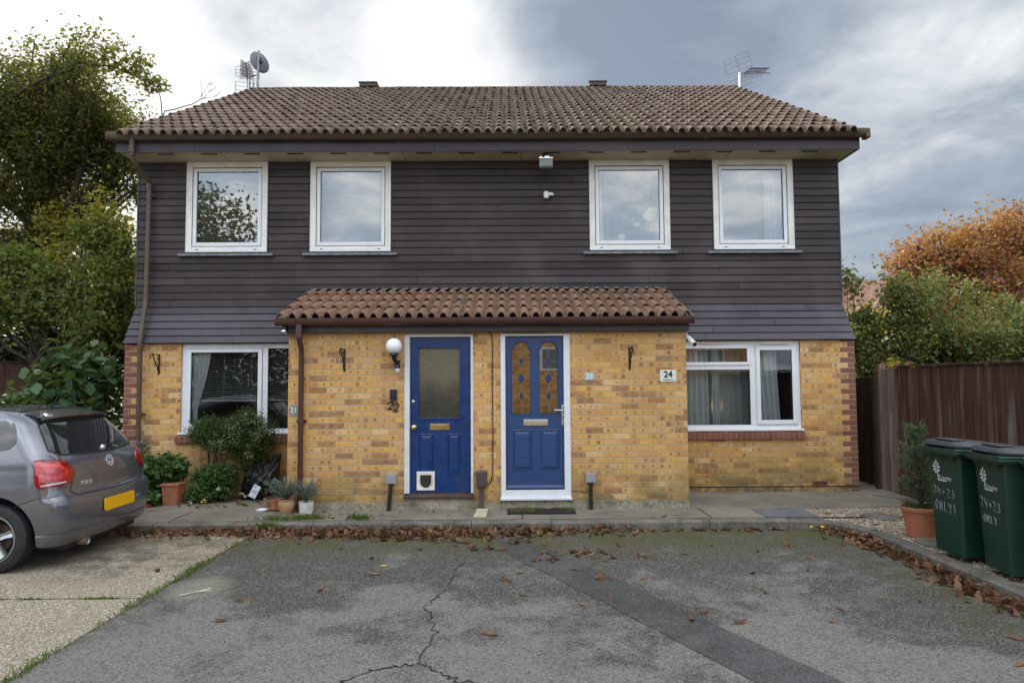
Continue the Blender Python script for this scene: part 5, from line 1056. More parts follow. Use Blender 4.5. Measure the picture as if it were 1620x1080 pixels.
# compost bag
def bagmat():
    t=NT('black_bag_plastic'); co=t.coord(); n=t.noise(t.mapv(co,(7,7,3)),1.6,5,.6,1.2); r=t.math('ABSOLUTE',t.math('SUBTRACT',n,.5)); b=t.bump(r,.8,.05)
    return t.out(t.bsdf((.004,.004,.005),.16,0,b,Specular_IOR_Level=.6))
rows=[]; nx,nz=30,26
for j in range(nz+1):
    v=j/nz; row=[]
    for i in range(nx+1):
        u=i/nx; x=(u-.5)*.50*(1+.05*math.sin(v*7)); bul=(math.sin(math.pi*u)**.6)*(math.sin(math.pi*min(1,.12+v*.88))**.6); y=-.14*bul-.012*math.sin(u*19+v*11)*math.sin(v*15)-.01*math.sin(u*31-v*23)
        z=v*(.50+.10*u+.03*math.sin(u*17)+.05*(u>.93)); row.append((x,y,z))
    rows.append(row)
m=MB().grid(rows); rows2=[[(p[0],-p[1]*.35+.02,p[2]) for p in r] for r in rows]; m.grid(rows2); m.xf(Matrix.Translation((-3.43,9.50,.095))@Matrix.Rotation(R(-9),4,'X'))
BG=P('compost_bag',m,bagmat(),None,smooth=180); tag(BG,'black shiny plastic compost bag leaning on the wall under the bush','bag')
lbm=MB().box(-.05,.05,-.001,.001,-.085,.085); lm=Matrix.Translation((-3.42,9.275,.235))@Matrix.Rotation(R(-14),4,'X')@Matrix.Rotation(R(24),4,'Y'); P('bag_label',lbm.xf(lm),simple('label_white',(.55,.57,.62),.4,var=.08,scale=30),BG)
PS('label_print',MB().box(-.035,-.005,-.0025,-.0015,.045,.068).box(-.035,.035,-.0025,-.0015,-.03,.02).box(.0,.038,-.0025,-.0015,-.072,-.058).xf(lm),simple('label_grey',(.28,.32,.40),.5),BG)
# big pot with conifer
Pt=pot('plant_pot','large round terracotta-coloured pot on gravel beside the green bins',(4.21,7.05,.08),[(.125,0),(.135,.005),(.180,.265),(.196,.268),(.199,.30),(.192,.305),(.180,.30),(.178,.27)],simple('terracotta_plastic',(.40,.145,.075),.5,var=.1,scale=5,bump=.1),36)
Cf=thing('potted_conifer','scruffy conifer with bare lower stems growing in the large pot','conifer',(4.21,7.05,.36)); m=MB(); pts=[]; al=[]; rr=random.Random(8)
m.tube([(4.21,7.05,.33),(4.20,7.05,.7),(4.17,7.05,1.15)],[.02,.014,.004],6)
for k in range(360):
    t=rr.random(); z=.40+.80*t; R_=.21*(1-.25*t)*(1 if not .76<t<.86 else .15); a=rr.uniform(0,6.28)
    if t>.86: R_=.095
    q=Vector((4.205-.02*t,7.05,z-.04)); e=q+Vector((math.cos(a)*R_*rr.uniform(.5,1.1),math.sin(a)*R_,rr.uniform(.02,.10))); m.tube([q,e],[.003,.001],4)
    low=t<.45 and rr.random()<.65
    for j in range(6 if low else 26):
        u=rr.uniform(.4,1.05); p=q.lerp(e,u); pts.append((p.x+rr.gauss(0,.013),p.y+rr.gauss(0,.013),p.z+rr.gauss(0,.011))); al.append(tuple((e-q).normalized()*.6+Vector((0,0,.3))))
P('stems',m,M['bark'],Cf); V,F=leaf_arrays(np.array(pts),.030,.2,.22,8,align=np.array(al)); P('foliage',mesh_np('cf',V,F,M['conif']),None,Cf)
pg=MB()
for k in range(700): a=rr.uniform(0,6.28); q=rr.random()**.5*.175; blade(pg,4.21+q*math.cos(a),7.05+q*math.sin(a),.345,rr.uniform(.02,.055),.9)
P('pot_grass',pg,M['grass'],Pt)
# covers and stones in the gravel
tag(P('stepping_stone',MB().lathe([(.001,0),(.21,0),(.22,.012),(.20,.022),(.001,.024)],(4.33,8.05,.075),20),M['stone'],None,smooth=40),'round mossy stone cover set in the gravel behind the pot','stone cover')
tag(P('stepping_stone',MB().prism([(3.98,6.62),(4.25,6.45),(4.6,6.55),(4.62,6.95),(4.2,6.98),(4.0,6.85)],'z',.07,.10),M['stone'],None,bevel=.01),'flat mossy slab under the large plant pot','paving slab')
tag(P('manhole_cover',MB().box(2.98,3.60,8.02,8.52,.088,.098).box(3.02,3.56,8.06,8.48,.098,.101),M['cover'],None,bevel=.004),'square grey manhole cover in the pavement near the gravel corner','manhole cover')
# ---- right side vegetation and house
H2=thing('brick_house','distant red brick house with chimney behind the right-hand shrubs','house',(19,32,0))
def redb():
    t=NT('red_brick_far'); co=t.coord(); b=t.n('ShaderNodeTexBrick'); t.put(b.inputs['Vector'],t.mapv(co,(1,1,1))); b.inputs['Scale'].default_value=1; b.inputs['Brick Width'].default_value=.225; b.inputs['Row Height'].default_value=.075; b.inputs['Mortar Size'].default_value=.008
    b.inputs['Color1'].default_value=(.30,.10,.06,1); b.inputs['Color2'].default_value=(.38,.15,.09,1); b.inputs['Mortar'].default_value=(.3,.24,.2,1); g=t.sep(co); t.put(b.inputs['Vector'],t.comb(t.math('ADD',g[0],g[1]),g[2],0)); return t.out(t.bsdf(b.outputs[0],.9))
M['redb']=redb()
P('wall',MB().box(15.6,26,32,40,0,4.45),M['redb'],H2); P('render_panel',MB().box(15.9,18.2,31.95,31.995,2.5,4.3),M['whitewood'],H2)
P('roof',MB().add([(15.2,31.5,4.4),(26.4,31.5,4.4),(26.4,36,7.0),(17.6,36,7.0),(15.2,40.5,4.4),(26.4,40.5,4.4)],[(0,1,2,3),(0,3,4),(3,2,5,4)]).box(15.25,26.3,31.48,31.6,4.25,4.45),simple('red_roof',(.26,.13,.09),.9,var=.3,scale=3),H2)
P('chimney',MB().box(16.0,16.5,33.2,33.8,4.6,6.1).box(15.95,16.55,33.15,33.85,6.05,6.15),M['redb'],H2)
for x in (16.6,19.5,23): 
    wn=P('window',frame(MB(),x,x+1.3,1.0,2.3,31.93,31.99,.08),M['upvc'],H2); P('pane',MB().quad((x+.08,31.97,1.08),(x+1.22,31.97,1.08),(x+1.22,31.97,2.22),(x+.08,31.97,2.22)),M['slot'],wn)
tree('cherry_tree','orange and red autumn cherry tree above the right-hand fence','tree',(12.0,17.0,0),(12.0,17.0,2.4),.18,[(10.1,17,4.45,.75,.7,.5),(10.9,17,5.0,.75,.7,.5),(12.6,17,5.0,1.3,1.1,.85),(11.2,16.8,4.55,.85,.9,.65),(13.6,17,4.6,1.1,1.0,1.2),(10.5,16.8,4.15,.4,.7,.4),(12.0,16.6,4.0,1.0,.9,.6),(11.7,17,5.35,.5,.6,.3),(13.3,17,5.7,.8,.7,.35),(10.4,16.8,3.7,.6,.7,.5),(11.2,16.7,3.5,.8,.7,.5),(9.8,16.6,4.45,.45,.6,.4),(10.3,16.7,4.95,.45,.6,.3)],30000,.10,M['orange'],71,None,.16,14,.6,.2)
tree('apple_tree','green leafy tree behind the fence on the right','tree',(8.6,13.0,0),(8.6,13.0,1.6),.12,[(7.6,12.9,3.2,.50,.5,.5),(8.5,12.8,2.6,1.0,.7,.5),(9.6,12.8,2.45,.9,.7,.5),(7.5,12.7,2.7,.65,.6,.65),(8.9,12.9,2.2,1.2,.7,.6),(7.35,12.9,3.2,.3,.4,.45),(10.2,12.8,2.3,.8,.7,.65),(8.1,12.9,3.45,.25,.3,.3),(8.75,12.9,3.25,.2,.3,.28),(9.4,12.9,3.05,.25,.3,.25),(7.0,12.9,2.4,.4,.4,.5)],20000,.085,M['shrub'],72,'green shrubs behind the right fence',.13,12,.55,.3)
tree('young_tree','narrow leafy sapling against the right edge of the dark boards','tree',(7.1,13.6,0),(7.1,13.6,1.2),.05,[(6.85,13.6,3.5,.16,.3,.55),(7.0,13.5,2.7,.30,.4,.5),(7.05,13.4,2.0,.35,.4,.5),(6.95,13.3,1.4,.4,.4,.5)],3000,.10,M['shrub'],73,'green shrubs behind the right fence',.10,9,.55,.2)
tree('background_tree','pale hazy tree far behind the apple tree','tree',(11,24,0),(11,24,2),.15,[(10.5,24,3.0,1.6,1.2,1.2),(13,24,3.0,2,1.2,1.3),(17.5,25,3,2.2,1.2,1.5)],7000,.16,M['oaky'],74,'green shrubs behind the right fence',.2,12,.6,.2)
# things across the road, seen only as reflections in the glass
H3=thing('opposite_house','yellow brick house across the yard, reflected in the ground-floor windows','house',(0,-15,0))
P('wall',MB().box(-3,13,-23,-15,0,3.9),M['redb2'] if 'redb2' in M else M['brickp'],H3); P('roof',MB().add([(-3.4,-14.6,3.85),(13.4,-14.6,3.85),(13.4,-19,6.2),(-3.4,-19,6.2),(-3.4,-23.4,3.85),(13.4,-23.4,3.85)],[(0,1,2,3),(3,2,5,4),(0,3,4),(1,5,2)]),M['tile'],H3)
for x in (1.5,5.2,9.5):
    wn=P('window',frame(MB(),x,x+1.5,2.2,3.3,-15.0,-14.94,.09),M['upvc'],H3); P('pane',MB().quad((x+.09,-14.96,2.29),(x+1.41,-14.96,2.29),(x+1.41,-14.96,3.21),(x+.09,-14.96,3.21)),M['netdark'],wn)
tree('ash_tree','tree across the yard, reflected in the left upstairs window','tree',(-13,-10,0),(-13,-10,4),.25,[(-13,-10,8,2.6,2,2.6),(-11.5,-10,6.5,2,2,1.5),(-15,-10,6,2,2,2)],7000,.24,M['oak'],81,None,.3,14,.6,.3)
tree('ash_tree','second tree across the yard, reflected in the car and left ground-floor window','tree',(-9,-13,0),(-9,-13,3),.25,[(-9,-13,4.2,2.6,2,2.2),(-6.5,-13,3.6,1.6,1.5,1.8)],5000,.24,M['oak'],82,None,.3,14,.6,.3)
C=cloud([(-9,-16,2.2,4.5,1,2.4),(-15,-15,2.6,4,1,2.8),(-4.5,-15.5,1.8,2,1,1.9)],9000,.3,12,91,0,.6); V,F=leaf_arrays(C,.30,.3,.7,91); h=P('hedge',mesh_np('hedge',V,F,M['bush']),None); tag(h,'tall hedge across the yard, seen only as a dark reflection in the left ground-floor window','hedge')
# ------------------------------------------------------------------ car (local x rearwards, y to the far side, origin under rear axle)
CAR=thing('parked_car','dark grey three-door hatchback parked on the driveway with its tail to the doors','car',(-4.60,6.97,.012),R(1))
def paint():
    t=NT('grey_metallic_paint'); co=t.coord(); f=t.noise(co,900,2); n=t.noise(co,2.2,5,.6); z=t.sep(co)[2]
    c=t.mix(f,(.12,.122,.138),(.20,.20,.225)); dirt=t.math('MULTIPLY',t.rmap(z,.75,.2),t.rmap(n,.35,.65)); c=t.mix(t.math('MULTIPLY',dirt,.35),c,(.12,.10,.08))
    return t.out(t.bsdf(c,t.math('ADD',.17,t.math('MULTIPLY',dirt,.2)),.55,None,Coat_Weight=.8,Coat_Roughness=.06))
def roofpaint():
    t=NT('grey_roof_droppings'); co=t.coord(); f=t.noise(co,26,4,.7); c=t.mix(t.rmap(f,.66,.70,0,.8),(.085,.085,.092),(.55,.55,.52)); return t.out(t.bsdf(c,.3,.5,None,Coat_Weight=.7,Coat_Roughness=.1))
M['paint']=paint(); M['carglass']=simple('dark_car_glass',(.012,.015,.014),.05,var=.1,bump=0,Coat_Weight=1.0,Coat_Roughness=.02); M['tyre']=simple('tyre_rubber',(.018,.018,.019),.75,var=.3,scale=20,bump=.3)
M['alloy']=simple('alloy_silver',(.52,.53,.55),.3,.85,var=.08); M['lampred']=simple('red_lamp_lens',(.30,.005,.008),.08,var=.3,scale=11,bump=0,Coat_Weight=1.0); M['lampred2']=simple('bright_red_lens',(.52,.022,.015),.1,var=.15,bump=0,Coat_Weight=1.0); M['lampdark']=simple('dark_red_lens',(.16,.004,.006),.08,bump=0,Coat_Weight=1.0); M['lampclear']=simple('clear_lens',(.62,.56,.55),.15,bump=0,Coat_Weight=1.0); M['chrome']=simple('chrome',(.62,.63,.65),.3,.35,var=.03,bump=0)
LV=[#z, xr, xf, w, rc, bulge
 (.19,.52,-2.98,.70,.16,.05),(.215,.585,-3.10,.765,.17,.06),(.25,.620,-3.16,.79,.18,.07),(.30,.640,-3.20,.805,.19,.075),(.318,.644,-3.21,.808,.19,.075),(.325,.632,-3.21,.802,.19,.075),(.34,.640,-3.22,.808,.19,.075),(.40,.655,-3.24,.818,.20,.08),(.50,.662,-3.26,.832,.20,.08),(.58,.655,-3.25,.838,.20,.08),(.63,.640,-3.22,.840,.20,.08),(.655,.618,-3.20,.838,.20,.08),(.675,.600,-3.17,.838,.19,.075),
 (.72,.592,-3.12,.836,.19,.072),(.80,.582,-3.02,.830,.19,.07),(.88,.562,-2.75,.820,.19,.07),(.94,.540,-2.35,.808,.20,.07),(.985,.508,-2.0,.793,.21,.07),(1.02,.475,-1.88,.780,.22,.07),(1.10,.420,-1.72,.748,.23,.07),(1.20,.345,-1.52,.708,.24,.065),(1.30,.262,-1.28,.662,.25,.06),(1.36,.195,-1.10,.630,.26,.055),(1.40,.130,-.95,.600,.27,.05),(1.43,.03,-.78,.555,.28,.04),(1.45,-.12,-.62,.47,.25,.03),(1.462,-.28,-.48,.30,.15,.02)]
LZ=np.array([l[0] for l in LV]); LA=np.array(LV)
def lev(z): return [float(np.interp(z,LZ,LA[:,k])) for k in range(1,6)]
def half_ring(z,N1=12,N2=10,N3=46,N4=8,N5=8):
    xr,xf,w,rc,bu=lev(z); rc=min(rc,w*.9); o=[]
    for i in range(N1): y=(w-rc)*i/N1; o.append((xr-bu*(y/w)**2,y))
    xc=xr-bu*((w-rc)/w)**2-rc
    for i in range(N2): a=math.pi/2*i/N2; o.append((xc+rc*math.cos(a),w-rc+rc*math.sin(a)))
    fc=min(.42,(xc-xf)*.4); fx=xf+fc+.10
    for i in range(N3): t=i/N3; x=xc+(fx-xc)*t; o.append((x,w*(1-.012*(1-math.sin(math.pi*min(1,t*1.02)))-.035*t**6)))
    we=w*(1-.012-.035)
    for i in range(N4): a=math.pi/2*i/N4; o.append((fx-fc*math.sin(a),(we-fc)+fc*math.cos(a)))
    for i in range(N5+1): t=i/N5; y=(we-fc)*(1-t); o.append((xf+.10*(y/w)**2,y))
    return o
def ring(z):
    h=half_ring(z); return h+[(x,-y) for x,y in h[-2:0:-1]]
def surf(s,z,off=0):
    """point on the body at signed arc length s from the rear centre line"""
    h=half_ring(z); a=abs(s); acc=0
    for i in range(len(h)-1):
        d=math.dist(h[i],h[i+1])
        if acc+d>=a:
            t=(a-acc)/d; x=h[i][0]+(h[i+1][0]-h[i][0])*t; y=h[i][1]+(h[i+1][1]-h[i][1])*t; tx,ty=(h[i+1][0]-h[i][0])/d,(h[i+1][1]-h[i][1])/d
            nx,ny=-ty*-1,tx*-1
            nx,ny=ty,-tx
            x+=nx*off; y+=ny*off; return (x,y if s>=0 else -y,z)
        acc+=d
    return (h[-1][0],h[-1][1],z)
def side_s(x,z):
    h=half_ring(z); acc=0
    for i in range(len(h)-1):
        if i>=12 and h[i+1][0]<=x:
            d=math.dist(h[i],h[i+1]); t=(x-h[i][0])/(h[i+1][0]-h[i][0]); return acc+d*t
        acc+=math.dist(h[i],h[i+1])
    return acc
zs=[]
for a,b in zip(LZ[:-1],LZ[1:]):
    n=max(1,int((b-a)/.025)); zs+=[a+(b-a)*k/n for k in range(n)]
zs.append(LZ[-1])
rows=[[(x,y,z) for x,y in ring(z)] for z in zs]; nr=len(rows[0]); body=MB().grid(rows,0,True); body.f.append(tuple(range(nr))[::-1]); body.m.append(0)
b=len(body.v)-nr; body.add([(-.38,0,1.466)],[]); c_=len(body.v)-1
for k in range(nr): body.f.append((b+k,b+(k+1)%nr,c_)); body.m.append(0)
me=body.mesh('car_body',M['paint']); bo=bpy.data.objects.new('car_body',me); COL.objects.link(bo)
cuts=[]
for x in (0,-2.47):
    for s in (-1,1):
        cm=MB().tube([(x,s*.55,.315),(x,s*1.0,.315)],.366,56).mesh('c',M['seal']); co_=bpy.data.objects.new('c',cm); COL.objects.link(co_); cuts.append(co_)
        md=bo.modifiers.new('b','BOOLEAN'); md.operation='DIFFERENCE'; md.object=co_; md.solver='EXACT'
dg=bpy.context.evaluated_depsgraph_get(); me2=bpy.data.meshes.new_from_object(bo.evaluated_get(dg)); bpy.data.objects.remove(bo)
for c in cuts: bpy.data.objects.remove(c)
me2.materials.clear(); me2.materials.append(M['paint']); me2.materials.append(M['seal'])
for p in me2.polygons:
    c=p.center; inside=any((abs(c.y)<.86 and (c.x-x)**2+(c.z-.315)**2<.3675**2) for x in (0,-2.47)) and (abs(p.normal.z)>.02 or abs(p.normal.x)>.02 or abs(c.y)<.6)
    inside=inside and any(abs(math.hypot(c.x-x,c.z-.315)-.366)<.012 for x in (0,-2.47)) or (abs(abs(c.y)-.55)<.004 and any(math.hypot(c.x-x,c.z-.315)<.37 for x in (0,-2.47)))
    p.material_index=1 if inside else 0
me2.shade_smooth(); me2.set_sharp_from_angle(angle=R(32)); P('body',me2,None,CAR,world=False)
def chaikin(p,n=2):
    for _ in range(n): p=[q for i in range(len(p)) for a,b in [(p[i],p[(i+1)%len(p)])] for q in ((a[0]*.78+b[0]*.22,a[1]*.78+b[1]*.22),(a[0]*.22+b[0]*.78,a[1]*.22+b[1]*.78))]
    return p
def patch(poly,off=.004,rings=5,seg=5,rnd=2,edge=True):
    poly=chaikin(poly,rnd) if rnd else poly; pts=[]
    for i in range(len(poly)):
        a,b=poly[i],poly[(i+1)%len(poly)]; n=max(1,int(math.dist(a,b)/.05))
        for k in range(n): t=k/n; pts.append((a[0]+(b[0]-a[0])*t,a[1]+(b[1]-a[1])*t))
    cx=sum(p[0] for p in pts)/len(pts); cz=sum(p[1] for p in pts)/len(pts); m=MB(); rr=[]
    for r in range(rings+1):
        t=max(.001,r/rings); rr.append([surf(cx+(p[0]-cx)*t,cz+(p[1]-cz)*t,off) for p in pts])
    if edge: rr.append([surf(p[0],p[1],-.004) for p in pts])
    return m.grid(rr,0,True)
def ribbon(path,w=.006,off=.0015,closed=False,step=.03):
    pts=[]
    for i in range(len(path)-(0 if closed else 1)):
        a,b=path[i],path[(i+1)%len(path)]; n=max(1,int(math.dist(a,b)/step))
        for k in range(n): t=k/n; pts.append((a[0]+(b[0]-a[0])*t,a[1]+(b[1]-a[1])*t))
    if not closed: pts.append(path[-1])
    L=[];Q=[]
    for i,p in enumerate(pts):
        a=pts[i-1] if (i or closed) else p; b=pts[(i+1)%len(pts)] if (i<len(pts)-1 or closed) else p; dx,dz=b[0]-a[0],b[1]-a[1]; l=math.hypot(dx,dz) or 1; nx,nz=-dz/l*w/2,dx/l*w/2
        L.append(surf(p[0]+nx,p[1]+nz,off)); Q.append(surf(p[0]-nx,p[1]-nz,off))
    if closed: L.append(L[0]); Q.append(Q[0])
    return MB().grid([L,Q])
# rear window, its black surround, tailgate seams
rw=[(-.69,1.03),(-.3,1.005),(0,.998),(.3,1.005),(.69,1.03),(.615,1.20),(.535,1.345),(0,1.365),(-.535,1.345),(-.615,1.20)]
RW=P('rear_window',patch(rw,.006,10,rnd=1),M['carglass'],CAR,smooth=60,world=False)
P('window_seal',ribbon(chaikin(rw,1),.012,.0068,True),M['seal'],RW,world=False)
P('window_reflection_strip',ribbon([(-.52,1.06),(-.43,1.28)],.003,.0075),M['seal'],RW,world=False) if False else None
gate=[(-.70,1.02),(-.68,.99),(-.615,.93),(-.565,.84),(-.60,.76),(-.63,.70),(-.56,.652),(0,.640),(.56,.652),(.63,.70),(.60,.76),(.565,.84),(.615,.93),(.68,.99),(.70,1.02)]
P('tailgate_seam',ribbon(gate,.009,.0016),M['seal'],CAR,world=False)
for s in (-1,1):
    sw=side_s
    q=[(sw(.11,1.15),1.14),(sw(.06,1.075),1.075),(sw(-.55,1.03),1.03),(sw(-.72,1.02),1.02),(sw(-.72,1.36),1.345),(sw(-.30,1.36),1.352),(sw(.03,1.33),1.33),(sw(.09,1.25),1.25)]
    P('side_window',patch([(s*a,b) for a,b in q],.005,8,rnd=1),M['carglass'],CAR,smooth=60,world=False)
    q=[(sw(-.75,1.02),1.015),(sw(-1.66,.985),.985),(sw(-1.62,1.03),1.03),(sw(-1.18,1.33),1.32),(sw(-.75,1.36),1.35)]
    P('side_window',patch([(s*a,b) for a,b in q],.005,8,rnd=1),M['carglass'],CAR,smooth=60,world=False)
    dr=[(sw(-.74,1.38),1.38),(sw(-.74,1.0),1.0),(sw(-.78,.7),.7),(sw(-.86,.42),.42),(sw(-1.0,.34),.34),(sw(-1.95,.34),.34),(sw(-2.02,.5),.5),(sw(-1.9,.95),.95)]
    P('door_seam',ribbon([(s*a,b) for a,b in dr],.007,.0015),M['seal'],CAR,world=False)
    P('door_handle',patch([(s*sw(-.86,.89),.87),(s*sw(-1.03,.89),.87),(s*sw(-1.03,.92),.90),(s*sw(-.86,.92),.90)],.02,3,rnd=1),M['paint'],CAR,smooth=50,world=False)
    P('bumper_seam',ribbon([(s*.76,.668),(s*.95,.655),(s*(sw(.22,.6)),.60),(s*(sw(.20,.57)),.585)],.006,.0015),M['seal'],CAR,world=False)
    lp=[(s*(sw(.31,.985)),.985),(s*.80,.995),(s*.640,.985),(s*.570,.925),(s*.545,.86),(s*.60,.785),(s*.75,.752),(s*.90,.742),(s*(sw(.36,.8)),.80)]
    TL=P('tail_lamp',patch(lp,.010,6,rnd=1),M['lampred'],CAR,smooth=60,world=False)
    P('lamp_rim',ribbon(chaikin(lp,2),.006,.0108,True),M['lampdark'],TL,world=False)
    ip=[(s*.86,.955),(s*.70,.955),(s*.625,.90),(s*.64,.84),(s*.72,.815),(s*.84,.815),(s*.89,.87)]
    P('lamp_inner',patch(ip,.0125,4,rnd=2,edge=False),M['lampred2'],TL,smooth=60,world=False)
    P('lamp_core',patch([(s*.82,.925),(s*.72,.925),(s*.67,.885),(s*.70,.855),(s*.81,.848),(s*.85,.88)],.0138,4,rnd=2,edge=False),M['lampred'],TL,smooth=60,world=False)
    P('lamp_clear',patch([(s*.88,.778),(s*.67,.795),(s*.68,.778),(s*.88,.760)],.0135,3,rnd=1,edge=False),M['lampclear'],TL,smooth=60,world=False)
    # head lamp and mirror
    P('head_lamp',patch([(s*(sw(-2.85,.68)),.72),(s*(sw(-2.95,.60)+.12),.60),(s*(sw(-2.95,.60)+.38),.60),(s*(sw(-2.85,.66)+.30),.70)],.004,4,rnd=2),M['lampclear'],CAR,smooth=60,world=False)
    mm=MB().lathe([(.001,-.10),(.05,-.09),(.075,-.04),(.08,.03),(.06,.09),(.001,.10)],(0,0,0),14,'y'); mm.xf(Matrix.Translation((-1.55,s*.90,1.05))@Matrix.Scale(.6,4,(1,0,0))); P('wing_mirror',mm,M['paint'],CAR,smooth=60,world=False)
# windscreen & bonnet shut
ws=half_ring(1.1); tot=sum(math.dist(ws[i],ws[i+1]) for i in range(len(ws)-1))
def fs(y,z):
    h=half_ring(z); acc=0; tl=sum(math.dist(h[i],h[i+1]) for i in range(len(h)-1)); return tl-abs(y)
q=[(fs(.55,1.0),1.0),(fs(.01,1.0),1.0),(fs(.01,1.36),1.37),(fs(.40,1.36),1.37)]
for s in (-1,1): P('windscreen',patch([(s*a,b) for a,b in q],.006,8,rnd=0),M['carglass'],CAR,smooth=60,world=False)
# roof spoiler with brake light
sp=MB(); top=[];tip=[];tipb=[];und=[];
for y in np.linspace(-.535,.535,29):
    e=abs(y)/.535; d=e**4
    top.append((.02-.03*e,y,1.432-.015*e*e-.02*d)); tip.append((.268-.035*e*e-.02*d,y,1.385-.012*e*e-.022*d)); tipb.append((.268-.035*e*e-.02*d,y,1.362-.012*e*e-.02*d)); und.append((.17-.02*e,y,1.355-.012*e*e-.01*d))
mid=[((a[0]+b[0])/2,a[1],(a[2]+b[2])/2+.010) for a,b in zip(top,tip)]
sp.grid([top,mid,tip,tipb,und]); SP=P('roof_spoiler',sp,M['paint'],CAR,smooth=40,world=False)
P('spoiler_seam',MB().tube([(.012,-.54,1.415),(.018,-.3,1.432),(.02,0,1.436),(.018,.3,1.432),(.012,.54,1.415)],.004,5),M['seal'],SP,world=False)
P('brake_light',MB().prism([(.20,1.349),(.258,1.361),(.262,1.352),(.2,1.338)],'y',-.17,.17),M['lampdark'],SP,world=False)
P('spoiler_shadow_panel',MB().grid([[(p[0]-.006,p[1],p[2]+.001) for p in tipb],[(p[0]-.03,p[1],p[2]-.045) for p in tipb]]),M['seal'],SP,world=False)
# wiper, emblem, lettering, plate, exhaust, aerial
a=surf(.02,1.04,.018); b_=surf(.40,1.075,.016); W=P('rear_wiper',MB().tube([a,b_],[.008,.005],6).tube([surf(.08,1.035,.012),surf(.46,1.07,.012)],.004,5),M['blackpl'],CAR,world=False); P('wiper_cap',MB().lathe([(.035,0),(.03,.018),(.015,.03),(.001,.032)],(a[0]-.01,a[1],a[2]-.01),14,'x'),M['alloy'],W,smooth=50,world=False)
e0=surf(0,.905,.004); ang=math.radians(14)
EM=Matrix.Translation(e0)@Matrix.Rotation(-ang,4,'Y')@Matrix(((0,0,1,0),(1,0,0,0),(0,1,0,0),(0,0,0,1)))
em_=MB()
def ringm(r,w): return [[((r+s*w)*math.cos(a),(r+s*w)*math.sin(a),z) for a in np.linspace(0,2*math.pi,32,endpoint=False)] for s,z in ((-1,0),(-1,.006),(1,.006),(1,0))]
em_.grid(ringm(.052,.006),0,True)
def stroke(m,pts,w=.0055,z0=.001,z1=.006):
    for p,q in zip(pts[:-1],pts[1:]):
        dx,dy=q[0]-p[0],q[1]-p[1]; l=math.hypot(dx,dy); nx,ny=-dy/l*w,dx/l*w; m.prism([(p[0]-nx,p[1]-ny),(q[0]-nx,q[1]-ny),(q[0]+nx,q[1]+ny),(p[0]+nx,p[1]+ny)],'z',z0,z1)
stroke(em_,[(-.021,.043),(0,.006),(.021,.043)]); stroke(em_,[(-.044,.020),(-.022,-.042),(0,-.006),(.022,-.042),(.044,.020)]); em_.xf(EM)
EB=P('rear_badge',em_,M['chrome'],CAR,world=False,smooth=30); P('badge_disc',MB().lathe([(.001,.0015),(.052,.0015),(.052,-.004)],(0,0,0),28,'z').xf(EM),M['blackpl'],EB,world=False,smooth=30)
tx=text('POLO',.052,.0015,0,'CENTER',.001); M_=Matrix.Translation(surf(-.41,.745,.004)); sA=surf(-.47,.745); sB=surf(-.35,.745); dirv=(Vector(sB)-Vector(sA)).normalized(); up=Vector((-.08,0,1)).normalized(); nn=dirv.cross(up).normalized(); up=nn.cross(dirv)
RM=Matrix((( dirv.x*1.15,up.x,nn.x,0),(dirv.y*1.15,up.y,nn.y,0),(dirv.z*1.15,up.z,nn.z,0),(0,0,0,1))); P('model_lettering',tx.xf(M_@RM),M['chrome'],CAR,world=False)
P('trim_lettering',text('1.2',.035,.001,0).xf(Matrix.Translation(surf(.46,.80,.004))@Matrix.Rotation(R(-8),4,'Z')@Matrix(((0,0,1,0),(1,0,0,0),(0,1,0,0),(0,0,0,1)))),M['chrome'],CAR,world=False) if False else None
pp=[(-.25,.445),(.25,.445),(.265,.46),(.265,.55),(.25,.565),(-.25,.565),(-.265,.55),(-.265,.46)]
NP=MB().prism([(y,z) for y,z in pp],'x',.667,.678); NP.xf(Matrix.Translation((0,0,0))@Matrix.Translation((.67,0,.505))@Matrix.Rotation(R(-2),4,'Y')@Matrix.Translation((-.67,0,-.505)))
P('number_plate',NP,simple('yellow_plate',(.80,.42,.0),.45,var=.03,bump=0),CAR,world=False)
P('exhaust_pipe',MB().lathe([(.030,-.35),(.034,0),(.040,.008),(.042,-.02),(.038,-.16),(.03,-.2)],(.60,-.42,.205),22,'x'),simple('sooty_steel',(.30,.26,.21),.35,.7),CAR,smooth=50,world=False)
P('underbody',MB().box(-3.0,.52,-.60,.60,.15,.26),M['seal'],CAR,world=False,bevel=.03)
P('roof_aerial',MB().tube([(-.05,0,1.45),(-.02,0,1.475),(.055,0,1.60),(.11,0,1.68)],[.016,.008,.004,.003],6),M['seal'],CAR,smooth=60,world=False)
P('fuel_flap',ribbon([(side_s(.16,.86),.88),(side_s(.16,.78),.76),(side_s(.02,.78),.76),(side_s(.02,.86),.88)],.004,.0012,True),M['seal'],CAR,world=False)
P('reflector',patch([(-.62,.36),(-.80,.36),(-.80,.385),(-.62,.385)],.003,3,rnd=0),M['lampdark'],CAR,world=False) if False else None
dr_=MB()
rr=random.Random(5)
for k in range(70):
    x=rr.uniform(-.25,.0) if rr.random()<.7 else rr.uniform(-.9,-.2); y=rr.uniform(-.5,.45); r=rr.uniform(.004,.014); z=float(np.interp(-x,[-.1,.03,.12,.28],[1.40,1.43,1.45,1.462]))+.004
    dr_.add([(x+r*rr.uniform(.5,1.6)*math.cos(a),y+r*rr.uniform(.5,1.4)*math.sin(a),z) for a in np.linspace(0,5.3,7)],[tuple(range(7))])
P('bird_droppings',dr_,M['white'],CAR,world=False)
